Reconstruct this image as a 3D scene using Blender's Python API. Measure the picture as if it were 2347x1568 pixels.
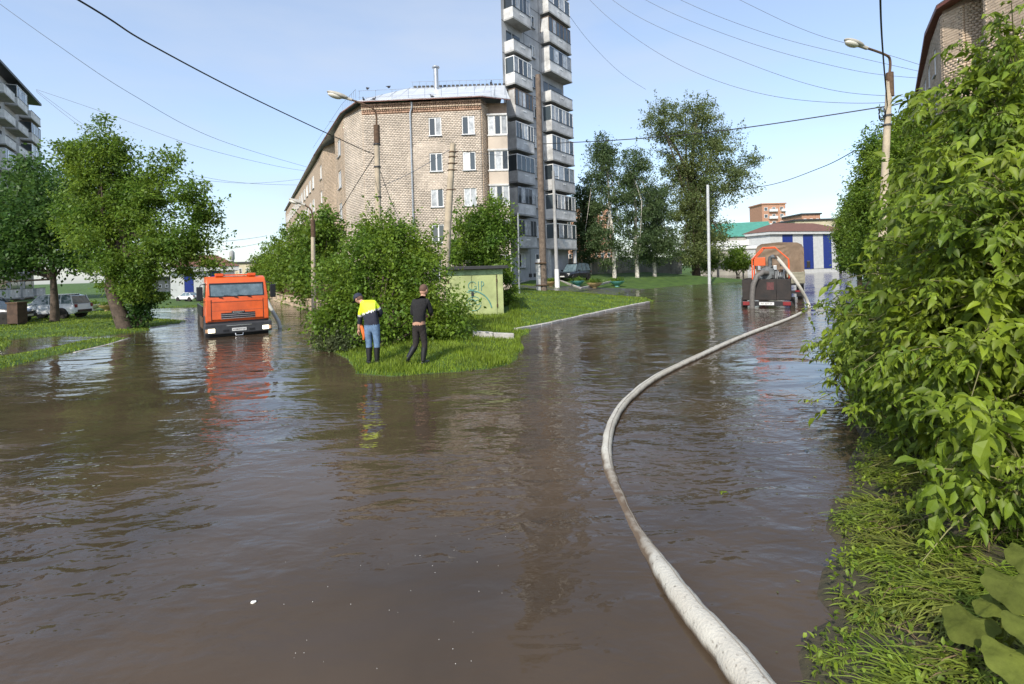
import bpy, bmesh, math, random
import numpy as np
from mathutils import Vector, Matrix, Euler

random.seed(7); rng = np.random.default_rng(11)
for o in list(bpy.data.objects): bpy.data.objects.remove(o)
scene = bpy.context.scene
COL = scene.collection
R = math.radians

# ------------------------------------------------------------------ camera
HC, FP, CU, CV, ROLL = 2.1, 1173.5, 1173.5, 620.0, -1.7
cam = bpy.data.cameras.new('camera'); camo = bpy.data.objects.new('camera', cam); COL.objects.link(camo)
CM = Matrix.Rotation(R(90), 3, 'X') @ Matrix.Rotation(R(ROLL), 3, 'Z')
camo.location = (0, 0, HC); camo.rotation_euler = CM.to_euler()
cam.sensor_width = 36; cam.lens = 36 * FP / 2347; cam.shift_y = (CV - 784) / 2347
cam.clip_start = 0.05; cam.clip_end = 4000
scene.camera = camo

# ------------------------------------------------------------------ sky, sun, exposure
SAZ = Vector((-0.42, -0.91, 0)).normalized(); SEL = 40
world = bpy.data.worlds.new('World'); scene.world = world; world.use_nodes = True
wn = world.node_tree.nodes; wl = world.node_tree.links; wn.clear()
wo = wn.new('ShaderNodeOutputWorld'); bg = wn.new('ShaderNodeBackground')
sky = wn.new('ShaderNodeTexSky'); sky.sky_type = 'NISHITA'; sky.sun_disc = False
sky.sun_elevation = R(SEL); sky.sun_rotation = math.atan2(SAZ.x, SAZ.y)
sky.air_density = 1.0; sky.dust_density = 1.3; sky.ozone_density = 1.6; sky.altitude = 150
wtc = wn.new('ShaderNodeTexCoord'); wmp = wn.new('ShaderNodeMapping'); wmp.inputs['Scale'].default_value = (1.2, 1.2, 4.5)
wnz = wn.new('ShaderNodeTexNoise'); wnz.inputs['Scale'].default_value = 1.6; wnz.inputs['Detail'].default_value = 6
wrp = wn.new('ShaderNodeValToRGB'); wrp.color_ramp.elements[0].position = .42; wrp.color_ramp.elements[1].position = .78
wrp.color_ramp.elements[0].color = (.30, .30, .30, 1); wrp.color_ramp.elements[1].color = (.80, .80, .80, 1)
wmx = wn.new('ShaderNodeMixRGB'); wmx.inputs[2].default_value = (2.55, 2.85, 3.35, 1)
wl.new(wtc.outputs['Generated'], wmp.inputs[0]); wl.new(wmp.outputs[0], wnz.inputs['Vector']); wl.new(wnz.outputs['Fac'], wrp.inputs[0])
wl.new(wrp.outputs[0], wmx.inputs[0]); wl.new(sky.outputs[0], wmx.inputs[1]); wl.new(wmx.outputs[0], bg.inputs[0])
bg.inputs[1].default_value = 0.15; wl.new(bg.outputs[0], wo.inputs[0])
sl = bpy.data.lights.new('sun', 'SUN'); sl.energy = 2.6; sl.angle = R(1.2); sl.color = (1, .93, .82)
so = bpy.data.objects.new('sun', sl); COL.objects.link(so)
sdir = Vector((SAZ.x * math.cos(R(SEL)), SAZ.y * math.cos(R(SEL)), math.sin(R(SEL))))
so.rotation_euler = (-sdir).to_track_quat('-Z', 'Y').to_euler(); so.location = sdir * 50
vs = scene.view_settings; vs.view_transform = 'Standard'; vs.look = 'None'; vs.exposure = 0.85; vs.gamma = 1; vs.use_curve_mapping = False

# ------------------------------------------------------------------ pixel helpers: a pixel gives a direction only
def ray(u, v): return CM @ Vector(((u - CU) / FP, -(v - CV) / FP, -1))
def at(u, v, z=0.0):
    d = ray(u, v); t = (z - HC) / d.z
    return Vector((0, 0, HC)) + d * t
def atY(u, v, Y):
    d = ray(u, v); return Vector((0, 0, HC)) + d * (Y / d.y)
def P2(*pts): return [(at(u, v).x, at(u, v).y) for u, v in pts]

# ------------------------------------------------------------------ materials
MATS = {}
def M(name, col, rough=.6, metal=0.0, ns=0, na=.25, isl=0.0, obr=0.0, bump=0, bs=.3, emit=0, trans=0.0, spec=.5, col2=None, coat=0):
    m = bpy.data.materials.new(name); m.use_nodes = True; n = m.node_tree.nodes; l = m.node_tree.links
    b = n['Principled BSDF']; b.inputs['Roughness'].default_value = rough; b.inputs['Metallic'].default_value = metal
    b.inputs['Specular IOR Level'].default_value = spec
    if coat: b.inputs['Coat Weight'].default_value = coat; b.inputs['Coat Roughness'].default_value = .06
    c = n.new('ShaderNodeRGB'); c.outputs[0].default_value = (*col, 1); out = c.outputs[0]
    geo = n.new('ShaderNodeNewGeometry')
    if ns:
        t = n.new('ShaderNodeTexNoise'); t.inputs['Scale'].default_value = ns; t.inputs['Detail'].default_value = 6; t.inputs['Roughness'].default_value = .65
        l.new(geo.outputs['Position'], t.inputs['Vector'])
        mp = n.new('ShaderNodeMapRange'); mp.inputs[1].default_value = .32; mp.inputs[2].default_value = .68
        if col2:
            l.new(t.outputs['Fac'], mp.inputs[0]); mx = n.new('ShaderNodeMixRGB'); mx.inputs[2].default_value = (*col2, 1)
            l.new(mp.outputs[0], mx.inputs[0]); l.new(out, mx.inputs[1]); out = mx.outputs[0]
        else:
            mp.inputs[3].default_value = 1 - na; mp.inputs[4].default_value = 1 + na; l.new(t.outputs['Fac'], mp.inputs[0])
            mx = n.new('ShaderNodeMixRGB'); mx.blend_type = 'MULTIPLY'; mx.inputs[0].default_value = 1
            l.new(out, mx.inputs[1]); l.new(mp.outputs[0], mx.inputs[2]); out = mx.outputs[0]
    for amt, src in ((isl, 'i'), (obr, 'o')):
        if amt:
            mp = n.new('ShaderNodeMapRange'); mp.inputs[3].default_value = 1 - amt; mp.inputs[4].default_value = 1 + amt
            if src == 'i': l.new(geo.outputs['Random Per Island'], mp.inputs[0])
            else:
                oi = n.new('ShaderNodeObjectInfo'); l.new(oi.outputs['Random'], mp.inputs[0])
            mx = n.new('ShaderNodeMixRGB'); mx.blend_type = 'MULTIPLY'; mx.inputs[0].default_value = 1
            l.new(out, mx.inputs[1]); l.new(mp.outputs[0], mx.inputs[2]); out = mx.outputs[0]
    l.new(out, b.inputs['Base Color'])
    if bump:
        t2 = n.new('ShaderNodeTexNoise'); t2.inputs['Scale'].default_value = bump; t2.inputs['Detail'].default_value = 5
        l.new(geo.outputs['Position'], t2.inputs['Vector'])
        bp = n.new('ShaderNodeBump'); bp.inputs['Strength'].default_value = bs; bp.inputs['Distance'].default_value = .03
        l.new(t2.outputs['Fac'], bp.inputs['Height']); l.new(bp.outputs[0], b.inputs['Normal'])
    if emit: b.inputs['Emission Color'].default_value = (*col, 1); b.inputs['Emission Strength'].default_value = emit
    if trans:
        tr = n.new('ShaderNodeBsdfTranslucent'); ms = n.new('ShaderNodeMixShader'); ms.inputs[0].default_value = trans
        hs = n.new('ShaderNodeHueSaturation'); hs.inputs['Value'].default_value = 1.5; hs.inputs['Hue'].default_value = .485; l.new(out, hs.inputs['Color'])
        l.new(hs.outputs[0], tr.inputs['Color']); l.new(b.outputs[0], ms.inputs[1]); l.new(tr.outputs[0], ms.inputs[2])
        l.new(ms.outputs[0], n['Material Output'].inputs['Surface'])
    MATS[name] = m
    return m
BMAT = {}
for nm_, c_ in (('pale_brick', (.54, .465, .385)), ('tan_brick', (.47, .37, .275))):
    M(nm_, c_, .85, ns=.45, na=.2, isl=.13); BMAT[nm_] = M(nm_ + '_single', c_, .85, ns=.45, na=.2, obr=.13)
m_brick = MATS['pale_brick']; m_brick2 = MATS['tan_brick']
m_brickred = M('red_brick', (.42, .27, .19), .85, isl=.25)
m_mortar = M('mortar', (.30, .225, .17), .9, ns=3, na=.25)
m_white = M('white_paint', (.78, .78, .76), .45, ns=4, na=.06)
m_glass = M('window_glass', (.045, .06, .07), .06, obr=.6, spec=.8)
m_curtain_sky = M('curtain_sky_glass', (.40, .42, .43), .12, obr=.5, spec=.8, ns=3, na=.4)  # pale tone for curtains; on the towers it paints reflected sky
m_conc = M('concrete', (.34, .34, .33), .85, ns=1.6, na=.22, bump=18, bs=.3, obr=.06)
m_concl = M('light_concrete', (.56, .56, .55), .85, ns=.9, na=.3, obr=.16, bump=14, bs=.2)
m_panel = M('grey_panel', (.42, .43, .44), .85, ns=.8, na=.2, obr=.06)
m_dark = M('dark_metal', (.03, .03, .032), .5, ns=6, na=.3)
m_steel = M('galvanised_steel', (.42, .44, .46), .42, .7, ns=4, na=.2)
m_roofw = M('white_sheet_roof', (.62, .65, .68), .38, .3, ns=.7, na=.18)
m_redt = M('red_trim', (.20, .07, .05), .6, ns=4)
m_wood = M('old_wood', (.15, .115, .09), .9, ns=5, na=.4, bump=40, bs=.5)
m_pole = M('pole_concrete', (.44, .37, .27), .85, ns=3, na=.2, bump=25, bs=.3)
m_rubber = M('black_rubber', (.018, .018, .02), .75, ns=8, na=.3)
m_cable = M('cable_black', (.012, .012, .013), .6)
m_wire = M('wire_grey', (.10, .11, .13), .6)
m_asph = M('wet_asphalt', (.085, .082, .08), .3, ns=3, na=.35, bump=40, bs=.2)
m_kerb = M('kerb_stone', (.42, .40, .37), .8, ns=4, na=.25, obr=.15, bump=25, bs=.3)
m_bark = M('bark', (.085, .062, .045), .9, ns=6, na=.45, bump=22, bs=.8)
m_barkb = M('birch_bark', (.55, .52, .47), .8, ns=5, na=.55, bump=14, bs=.4)
def leafm(name, c, c2, isl=.35, t=.42, ns=.55, rough=.5): return M(name, c, rough, ns=ns, isl=isl, trans=t, spec=.35, col2=c2)
m_maple = leafm('maple_leaves', (.072, .16, .022), (.18, .26, .030), ns=.45)
m_mapled = leafm('dark_maple_leaves', (.038, .10, .020), (.078, .15, .026))
m_mapley = leafm('bright_maple_leaves', (.085, .165, .022), (.135, .21, .025))
m_near = leafm('near_leaves', (.09, .16, .016), (.215, .275, .020), .5, .4, 1.3, .5)
m_birch = leafm('birch_leaves', (.065, .115, .045), (.11, .16, .058))
m_poplar = leafm('poplar_leaves', (.095, .145, .050), (.18, .215, .072), ns=.3)
m_bush = leafm('bush_leaves', (.080, .165, .020), (.18, .26, .026), ns=1.0)
m_bushd = leafm('dusty_bush_leaves', (.075, .11, .045), (.12, .14, .06), ns=1.5)
m_grass = M('grass_blades', (.155, .22, .02), .55, ns=.9, na=.45, isl=.35, trans=.25, spec=.25)
m_grassn = M('flood_grass', (.155, .235, .022), .55, ns=2.6, col2=(.19, .20, .045), isl=.5, trans=.25, spec=.3)
m_burd = M('burdock_leaf', (.095, .115, .020), .75, ns=14, na=.25, obr=.2, bump=30, bs=.25, trans=.15, spec=.15)

# ------------------------------------------------------------------ mesh builder
ORG = {}
class MB:
    def __init__(s): s.v = []; s.f = []
    def add(s, vs, fs):
        k = len(s.v); s.v += [tuple(p) for p in vs]; s.f += [tuple(i + k for i in q) for q in fs]; return s
    def box(s, c, d, rz=0, rot=None):
        x, y, z = d[0] / 2, d[1] / 2, d[2] / 2
        pts = [Vector((i * x, j * y, k * z)) for k in (-1, 1) for j in (-1, 1) for i in (-1, 1)]
        m = rot if rot is not None else Matrix.Rotation(rz, 3, 'Z')
        c = Vector(c)
        return s.add([m @ p + c for p in pts], [(0, 2, 3, 1), (4, 5, 7, 6), (0, 1, 5, 4), (2, 6, 7, 3), (0, 4, 6, 2), (1, 3, 7, 5)])
    def tube(s, path, rad, n=8, cap=True):
        path = [Vector(p) for p in path]; N = len(path)
        if not hasattr(rad, '__len__'): rad = [rad] * N
        rings = []
        up = Vector((0, 0, 1)); prev = None
        for i, p in enumerate(path):
            t = (path[min(i + 1, N - 1)] - path[max(i - 1, 0)])
            t = t.normalized() if t.length > 1e-9 else Vector((0, 0, 1))
            if prev is None:
                a = t.cross(up)
                if a.length < .05: a = t.cross(Vector((1, 0, 0)))
            else: a = prev - t * prev.dot(t)
            a.normalize(); prev = a; b = t.cross(a)
            rings.append([p + (a * math.cos(2 * math.pi * k / n) + b * math.sin(2 * math.pi * k / n)) * rad[i] for k in range(n)])
        k0 = len(s.v); s.v += [tuple(q) for r in rings for q in r]
        for i in range(N - 1):
            for k in range(n):
                a = k0 + i * n + k; b = k0 + i * n + (k + 1) % n
                s.f.append((a, a + n, b + n, b))
        if cap: s.f.append(tuple(k0 + k for k in range(n))); s.f.append(tuple(k0 + (N - 1) * n + k for k in range(n - 1, -1, -1)))
        return s
    def lathe(s, c, prof, n=16, axis=None):      # prof: (r, z)
        c = Vector(c); k0 = len(s.v); m = axis if axis is not None else Matrix.Identity(3)
        for r, z in prof:
            for k in range(n): s.v.append(tuple(c + m @ Vector((r * math.cos(2 * math.pi * k / n), r * math.sin(2 * math.pi * k / n), z))))
        for i in range(len(prof) - 1):
            for k in range(n):
                a = k0 + i * n + k; b = k0 + i * n + (k + 1) % n; s.f.append((a, b, b + n, a + n))
        s.f.append(tuple(k0 + k for k in range(n - 1, -1, -1))); s.f.append(tuple(k0 + (len(prof) - 1) * n + k for k in range(n)))
        return s
    def prism(s, poly, h0, h1):                   # poly list of xy, extruded in z
        n = len(poly); vs = [(x, y, h0) for x, y in poly] + [(x, y, h1) for x, y in poly]
        fs = [tuple(range(n - 1, -1, -1)), tuple(range(n, 2 * n))] + [(i, (i + 1) % n, n + (i + 1) % n, n + i) for i in range(n)]
        return s.add(vs, fs)
    def slab(s, pts3, ext):                       # planar polygon (3-D) given a thickness vector
        n = len(pts3); e = Vector(ext); vs = [Vector(p) for p in pts3] + [Vector(p) + e for p in pts3]
        fs = [tuple(range(n - 1, -1, -1)), tuple(range(n, 2 * n))] + [(i, (i + 1) % n, n + (i + 1) % n, n + i) for i in range(n)]
        return s.add(vs, fs)
    def ell(s, c, r, n=10, m=7, rot=None):
        c = Vector(c); prof = []; k0 = len(s.v); q = rot if rot is not None else Matrix.Identity(3)
        for i in range(m + 1):
            a = -math.pi / 2 + math.pi * i / m; a = max(-1.5, min(1.5, a))
            for k in range(n):
                p = Vector((r[0] * math.cos(a) * math.cos(2 * math.pi * k / n), r[1] * math.cos(a) * math.sin(2 * math.pi * k / n), r[2] * math.sin(a)))
                s.v.append(tuple(c + q @ p))
        for i in range(m):
            for k in range(n):
                a = k0 + i * n + k; b = k0 + i * n + (k + 1) % n; s.f.append((a, b, b + n, a + n))
        return s
    def mesh(s, name, off=(0, 0, 0)):
        me = bpy.data.meshes.new(name); o = Vector(off)
        me.from_pydata([(p[0] - o.x, p[1] - o.y, p[2] - o.z) for p in s.v], [], s.f); return me
    def build(s, name, mat, parent=None, smooth=False, bevel=0, seg=2, off=None):
        o = ORG.get(parent.name, Vector((0, 0, 0))) if parent is not None else Vector(off or (0, 0, 0))
        me = s.mesh(name, o)
        bm = bmesh.new(); bm.from_mesh(me); bmesh.ops.recalc_face_normals(bm, faces=bm.faces)
        if bevel:
            es = [e for e in bm.edges if len(e.link_faces) == 2 and e.calc_face_angle(0) > .5]
            bmesh.ops.bevel(bm, geom=es, offset=bevel, segments=seg, affect='EDGES', profile=.6, clamp_overlap=True)
        bm.to_mesh(me); bm.free()
        if smooth:
            me.polygons.foreach_set('use_smooth', [True] * len(me.polygons))
            try: me.set_sharp_from_angle(angle=R(40))
            except Exception: pass
        me.materials.append(mat)
        ob = bpy.data.objects.new(name, me); COL.objects.link(ob); ob.parent = parent
        if parent is None and off is not None: ob.location = off
        if parent is not None and parent.name in ORG: ORG[ob.name] = ORG[parent.name]
        return ob
def npmesh(name, V, F, mat, parent=None, smooth=False):
    """V (n,3) array, F (m,k) array with k = 3 or 4"""
    if parent is not None and parent.name in ORG: V = V - np.array(ORG[parent.name])
    me = bpy.data.meshes.new(name); k = F.shape[1]
    me.vertices.add(len(V)); me.vertices.foreach_set('co', V.astype(np.float32).ravel())
    me.loops.add(F.size); me.loops.foreach_set('vertex_index', F.astype(np.int32).ravel())
    me.polygons.add(len(F)); me.polygons.foreach_set('loop_start', np.arange(0, F.size, k, dtype=np.int32))
    me.update(calc_edges=True); me.materials.append(mat)
    if smooth: me.polygons.foreach_set('use_smooth', [True] * len(F))
    ob = bpy.data.objects.new(name, me); COL.objects.link(ob); ob.parent = parent
    return ob
def tag(o, label=None, cat=None, group=None, kind=None):
    if label: o['label'] = label
    if cat: o['category'] = cat
    if group: o['group'] = group
    if kind: o['kind'] = kind
    return o
def thing(name, loc, label, cat, group=None, rz=0, worldcoords=False, scale=1):
    o = bpy.data.objects.new(name, None); COL.objects.link(o); o.location = loc; o.rotation_euler = (0, 0, rz); o.scale = (scale,) * 3
    o.empty_display_size = .2
    if worldcoords: ORG[o.name] = Vector(loc)
    return tag(o, label, cat, group)
def inst(name, me, parent, loc, rz=0, rot=None, scale=None):
    ob = bpy.data.objects.new(name, me); COL.objects.link(ob); ob.parent = parent
    ob.location = Vector(loc) - ORG.get(parent.name, Vector((0, 0, 0))) if parent is not None else Vector(loc)
    ob.rotation_euler = rot if rot is not None else (0, 0, rz)
    if scale is not None: ob.scale = scale
    return ob
def boxmesh(name, d, mat, bevel=0):
    b = MB().box((0, 0, 0), d); me = b.mesh(name); bm = bmesh.new(); bm.from_mesh(me)
    if bevel: bmesh.ops.bevel(bm, geom=bm.edges[:], offset=bevel, segments=1, affect='EDGES')
    bmesh.ops.recalc_face_normals(bm, faces=bm.faces); bm.to_mesh(me); bm.free(); me.materials.append(mat); return me
def text_mesh(txt, size, mat, parent, loc, rot, name='lettering', bold=0.0):
    cu = bpy.data.curves.new('t', 'FONT'); cu.body = txt; cu.size = size; cu.align_x = 'CENTER'; cu.align_y = 'CENTER'; cu.extrude = .004; cu.offset = bold
    o = bpy.data.objects.new('t', cu); COL.objects.link(o)
    dg = bpy.context.evaluated_depsgraph_get(); me = bpy.data.meshes.new_from_object(o.evaluated_get(dg)); bpy.data.objects.remove(o)
    me.name = name; me.materials.clear(); me.materials.append(mat)
    ob = bpy.data.objects.new(name, me); COL.objects.link(ob); ob.parent = parent; ob.location = loc; ob.rotation_euler = rot; return ob

# ------------------------------------------------------------------ terrain
mid_poly = P2((815, 857), (806, 822), (765, 808), (722, 799), (733, 760), (748, 724), (640, 693), (600, 677)) + [(-62, 128), (75, 128), (61, 101)] + \
    P2((1745, 625), (1640, 630), (1560, 634), (1640, 639), (1735, 643), (1560, 655)) + [(9.6, 44), (7.2, 38), (8.7, 33.5), (8.5, 31)] + P2((1330, 726), (1215, 752), (1194, 775), (1190, 805), (1165, 835), (1120, 848), (1050, 853), (900, 861))
left_strip = P2((-90, 880), (0, 846), (120, 816), (250, 787), (292, 776), (215, 780), (130, 797), (40, 815), (0, 822), (-90, 832))
left_poly = P2((-90, 806), (0, 802), (28, 778), (150, 770), (225, 772), (340, 759), (335, 751), (415, 741), (424, 736), (360, 730), (300, 724), (250, 714), (335, 708), (465, 704), (488, 694)) + [(-41, 72), (-70, 128), (-150, 110), (-120, 30)]
right_poly = P2((1880, 1640), (1848, 1510), (1885, 1450), (1935, 1425), (1890, 1370), (1900, 1310), (1955, 1270), (1905, 1215), (1915, 1160), (1970, 1120), (1945, 1070), (1985, 1010), (1965, 950), (1955, 860), (1958, 720), (1972, 650), (1982, 631)) + [(76, 110), (140, 110), (80, 30), (30, -6), (1.8, -4)]
def pdist(px, py, poly):
    """signed distance, positive inside"""
    px = np.asarray(px, float); py = np.asarray(py, float); d = np.full(px.shape, 1e9); ins = np.zeros(px.shape, bool)
    n = len(poly)
    for i in range(n):
        x0, y0 = poly[i]; x1, y1 = poly[(i + 1) % n]; ex, ey = x1 - x0, y1 - y0
        t = np.clip(((px - x0) * ex + (py - y0) * ey) / (ex * ex + ey * ey + 1e-12), 0, 1)
        d = np.minimum(d, np.hypot(px - x0 - t * ex, py - y0 - t * ey))
        c = ((y0 > py) != (y1 > py)); xi = ex * (py - y0) / (ey if abs(ey) > 1e-12 else 1e-12) + x0
        ins ^= c & (px < xi)
    return np.where(ins, d, -d)
def sstep(a, b, x): t = np.clip((x - a) / (b - a), 0, 1); return t * t * (3 - 2 * t)
def wob(x, y): return .5 * np.sin(x * 1.7 + np.sin(y * 1.1)) + .3 * np.sin(y * 2.3 + x * .8) + .2 * np.sin(x * 5.1 + y * 3.7)
def land(x, y):
    x = np.asarray(x, float); y = np.asarray(y, float)
    def prof(d, slope, cap): return np.where(d > 0, np.minimum(cap, .02 + slope * d), np.maximum(-.55, .02 + .5 * d))
    jit = .12 * wob(x, y)
    d = pdist(x, y, mid_poly) + jit
    cap = .20 + 1.15 * sstep(-1.2, 1.2, x) * sstep(17, 34, y) + .35 * sstep(22, 32, y) * sstep(-4, -10, x)
    h = prof(d, .115, cap)
    d = pdist(x, y, left_strip) + .5 * jit; h = np.maximum(h, prof(d, .16, .12))
    d = pdist(x, y, left_poly) + jit; h = np.maximum(h, prof(d, .06, .22))
    d = pdist(x, y, right_poly) + .5 * jit * sstep(2, 8, y); h = np.maximum(h, prof(d, .22, .30 + .5 * sstep(1.5, 6, d)))
    r = np.hypot(x, y); h = np.maximum(h, -.55 + 1.9 * sstep(96, 125, y) + 0 * r)
    far = sstep(150, 500, r)
    return h + .015 * wob(x * 2, y * 2) * (h > .03) + far * .6
def hgt(x, y): return float(land(np.array([x]), np.array([y]))[0])
ths = np.concatenate([np.linspace(-180, -58, 26)[:-1], np.linspace(-58, 58, 520), np.linspace(58, 180, 26)[1:]])
rs = np.concatenate([[.3], 1.0 * 1.0125 ** np.arange(0, 400), 150 * 1.35 ** np.arange(0, 9)]); rs = np.unique(rs)
TH, RS = np.meshgrid(np.radians(ths), rs); gx = RS * np.sin(TH); gy = RS * np.cos(TH); gz = land(gx, gy)
nr, nt = gx.shape; idx = np.arange(nr * nt).reshape(nr, nt)
Fq = np.stack([idx[:-1, :-1], idx[:-1, 1:], idx[1:, 1:], idx[1:, :-1]], -1).reshape(-1, 4)[:, ::-1]
m_ground = bpy.data.materials.new('ground'); m_ground.use_nodes = True
n = m_ground.node_tree.nodes; l = m_ground.node_tree.links; b = n['Principled BSDF']; b.inputs['Roughness'].default_value = .9
ge = n.new('ShaderNodeNewGeometry'); sx = n.new('ShaderNodeSeparateXYZ'); l.new(ge.outputs['Position'], sx.inputs[0])
nz = n.new('ShaderNodeTexNoise'); nz.inputs['Scale'].default_value = 1.3; nz.inputs['Detail'].default_value = 8; l.new(ge.outputs['Position'], nz.inputs['Vector'])
nz2 = n.new('ShaderNodeTexNoise'); nz2.inputs['Scale'].default_value = 14; nz2.inputs['Detail'].default_value = 6; l.new(ge.outputs['Position'], nz2.inputs['Vector'])
gr = n.new('ShaderNodeValToRGB'); gr.color_ramp.elements[0].color = (.045, .105, .012, 1); gr.color_ramp.elements[1].color = (.10, .19, .02, 1)
gr.color_ramp.elements[0].position = .35; gr.color_ramp.elements[1].position = .65; l.new(nz.outputs['Fac'], gr.inputs[0])
gm = n.new('ShaderNodeMixRGB'); gm.blend_type = 'MULTIPLY'; gm.inputs[0].default_value = .6; l.new(gr.outputs[0], gm.inputs[1]); l.new(nz2.outputs['Color'], gm.inputs[2])
so_ = n.new('ShaderNodeValToRGB'); so_.color_ramp.elements[0].color = (.03, .022, .014, 1); so_.color_ramp.elements[1].color = (.075, .055, .035, 1); l.new(nz2.outputs['Fac'], so_.inputs[0])
mr = n.new('ShaderNodeMapRange'); mr.inputs[1].default_value = -.02; mr.inputs[2].default_value = .02; l.new(sx.outputs[2], mr.inputs[0])
dn = n.new('ShaderNodeVectorMath'); dn.operation = 'DISTANCE'; dn.inputs[1].default_value = (4.5, 4.5, .2); l.new(ge.outputs['Position'], dn.inputs[0])
mr2 = n.new('ShaderNodeMapRange'); mr2.inputs[1].default_value = 5.0; mr2.inputs[2].default_value = 7.5; mr2.inputs[3].default_value = .12; l.new(dn.outputs['Value'], mr2.inputs[0])
mm2 = n.new('ShaderNodeMath'); mm2.operation = 'MULTIPLY'; l.new(mr.outputs[0], mm2.inputs[0]); l.new(mr2.outputs[0], mm2.inputs[1])
mx = n.new('ShaderNodeMixRGB'); l.new(mm2.outputs[0], mx.inputs[0]); l.new(so_.outputs[0], mx.inputs[1]); l.new(gm.outputs[0], mx.inputs[2])
l.new(mx.outputs[0], b.inputs['Base Color'])
bp = n.new('ShaderNodeBump'); bp.inputs['Strength'].default_value = .6; bp.inputs['Distance'].default_value = .05; l.new(nz2.outputs['Fac'], bp.inputs['Height']); l.new(bp.outputs[0], b.inputs['Normal'])
ground = npmesh('ground', np.stack([gx, gy, gz], -1).reshape(-1, 3), Fq, m_ground, smooth=True); tag(ground, 'grassy banks and flooded streets', kind='structure')

# ------------------------------------------------------------------ flood water
m_water = bpy.data.materials.new('flood_water'); m_water.use_nodes = True
n = m_water.node_tree.nodes; l = m_water.node_tree.links; b = n['Principled BSDF']
b.inputs['Base Color'].default_value = (.062, .041, .029, 1); b.inputs['Roughness'].default_value = .035; b.inputs['IOR'].default_value = 1.333
ge = n.new('ShaderNodeNewGeometry')
def wnoise(scale, stretch, rot, detail, rough=.5, dist=0):
    mp = n.new('ShaderNodeMapping'); mp.inputs['Scale'].default_value = (1, stretch, 1); mp.inputs['Rotation'].default_value = (0, 0, R(rot))
    l.new(ge.outputs['Position'], mp.inputs[0]); t = n.new('ShaderNodeTexNoise'); t.inputs['Scale'].default_value = scale; t.inputs['Detail'].default_value = detail
    t.inputs['Roughness'].default_value = rough; t.inputs['Distortion'].default_value = dist; l.new(mp.outputs[0], t.inputs['Vector']); return t.outputs['Fac']
def math_(op, a, bb):
    k = n.new('ShaderNodeMath'); k.operation = op
    for i, q in enumerate((a, bb)):
        if isinstance(q, (int, float)): k.inputs[i].default_value = q
        else: l.new(q, k.inputs[i])
    return k.outputs[0]
w1 = wnoise(.55, 1.9, 12, 1.5, .45, .6); w2 = wnoise(2.1, 2.0, -14, 2, .5, .5); w3 = wnoise(6.0, 1.6, 20, 2, .5, .2)
patch = wnoise(.16, 1.0, 0, 2); mr = n.new('ShaderNodeMapRange'); mr.inputs[1].default_value = .38; mr.inputs[2].default_value = .62; mr.inputs[3].default_value = .12; mr.inputs[4].default_value = 1.35; l.new(patch, mr.inputs[0])
hsum = math_('ADD', math_('MULTIPLY', w1, .052), math_('MULTIPLY', mr.outputs[0], math_('ADD', math_('MULTIPLY', w2, .026), math_('MULTIPLY', w3, .0085))))
bp = n.new('ShaderNodeBump'); bp.inputs['Strength'].default_value = 1.0; bp.inputs['Distance'].default_value = 1.0; l.new(hsum, bp.inputs['Height']); l.new(bp.outputs[0], b.inputs['Normal'])
mud = wnoise(.5, 1.0, 30, 5); rm = n.new('ShaderNodeValToRGB'); rm.color_ramp.elements[0].color = (.050, .036, .024, 1); rm.color_ramp.elements[1].color = (.080, .056, .036, 1)
rm.color_ramp.elements[0].position = .35; rm.color_ramp.elements[1].position = .65; l.new(mud, rm.inputs[0]); l.new(rm.outputs[0], b.inputs['Base Color'])
wv = np.array([(-160, -40, 0), (160, -40, 0), (160, 124, 0), (-160, 124, 0)], float)
water = npmesh('flood_water', wv, np.array([[0, 1, 2, 3]]), m_water); tag(water, 'brown rippled flood water covering the streets', kind='structure')

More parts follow.
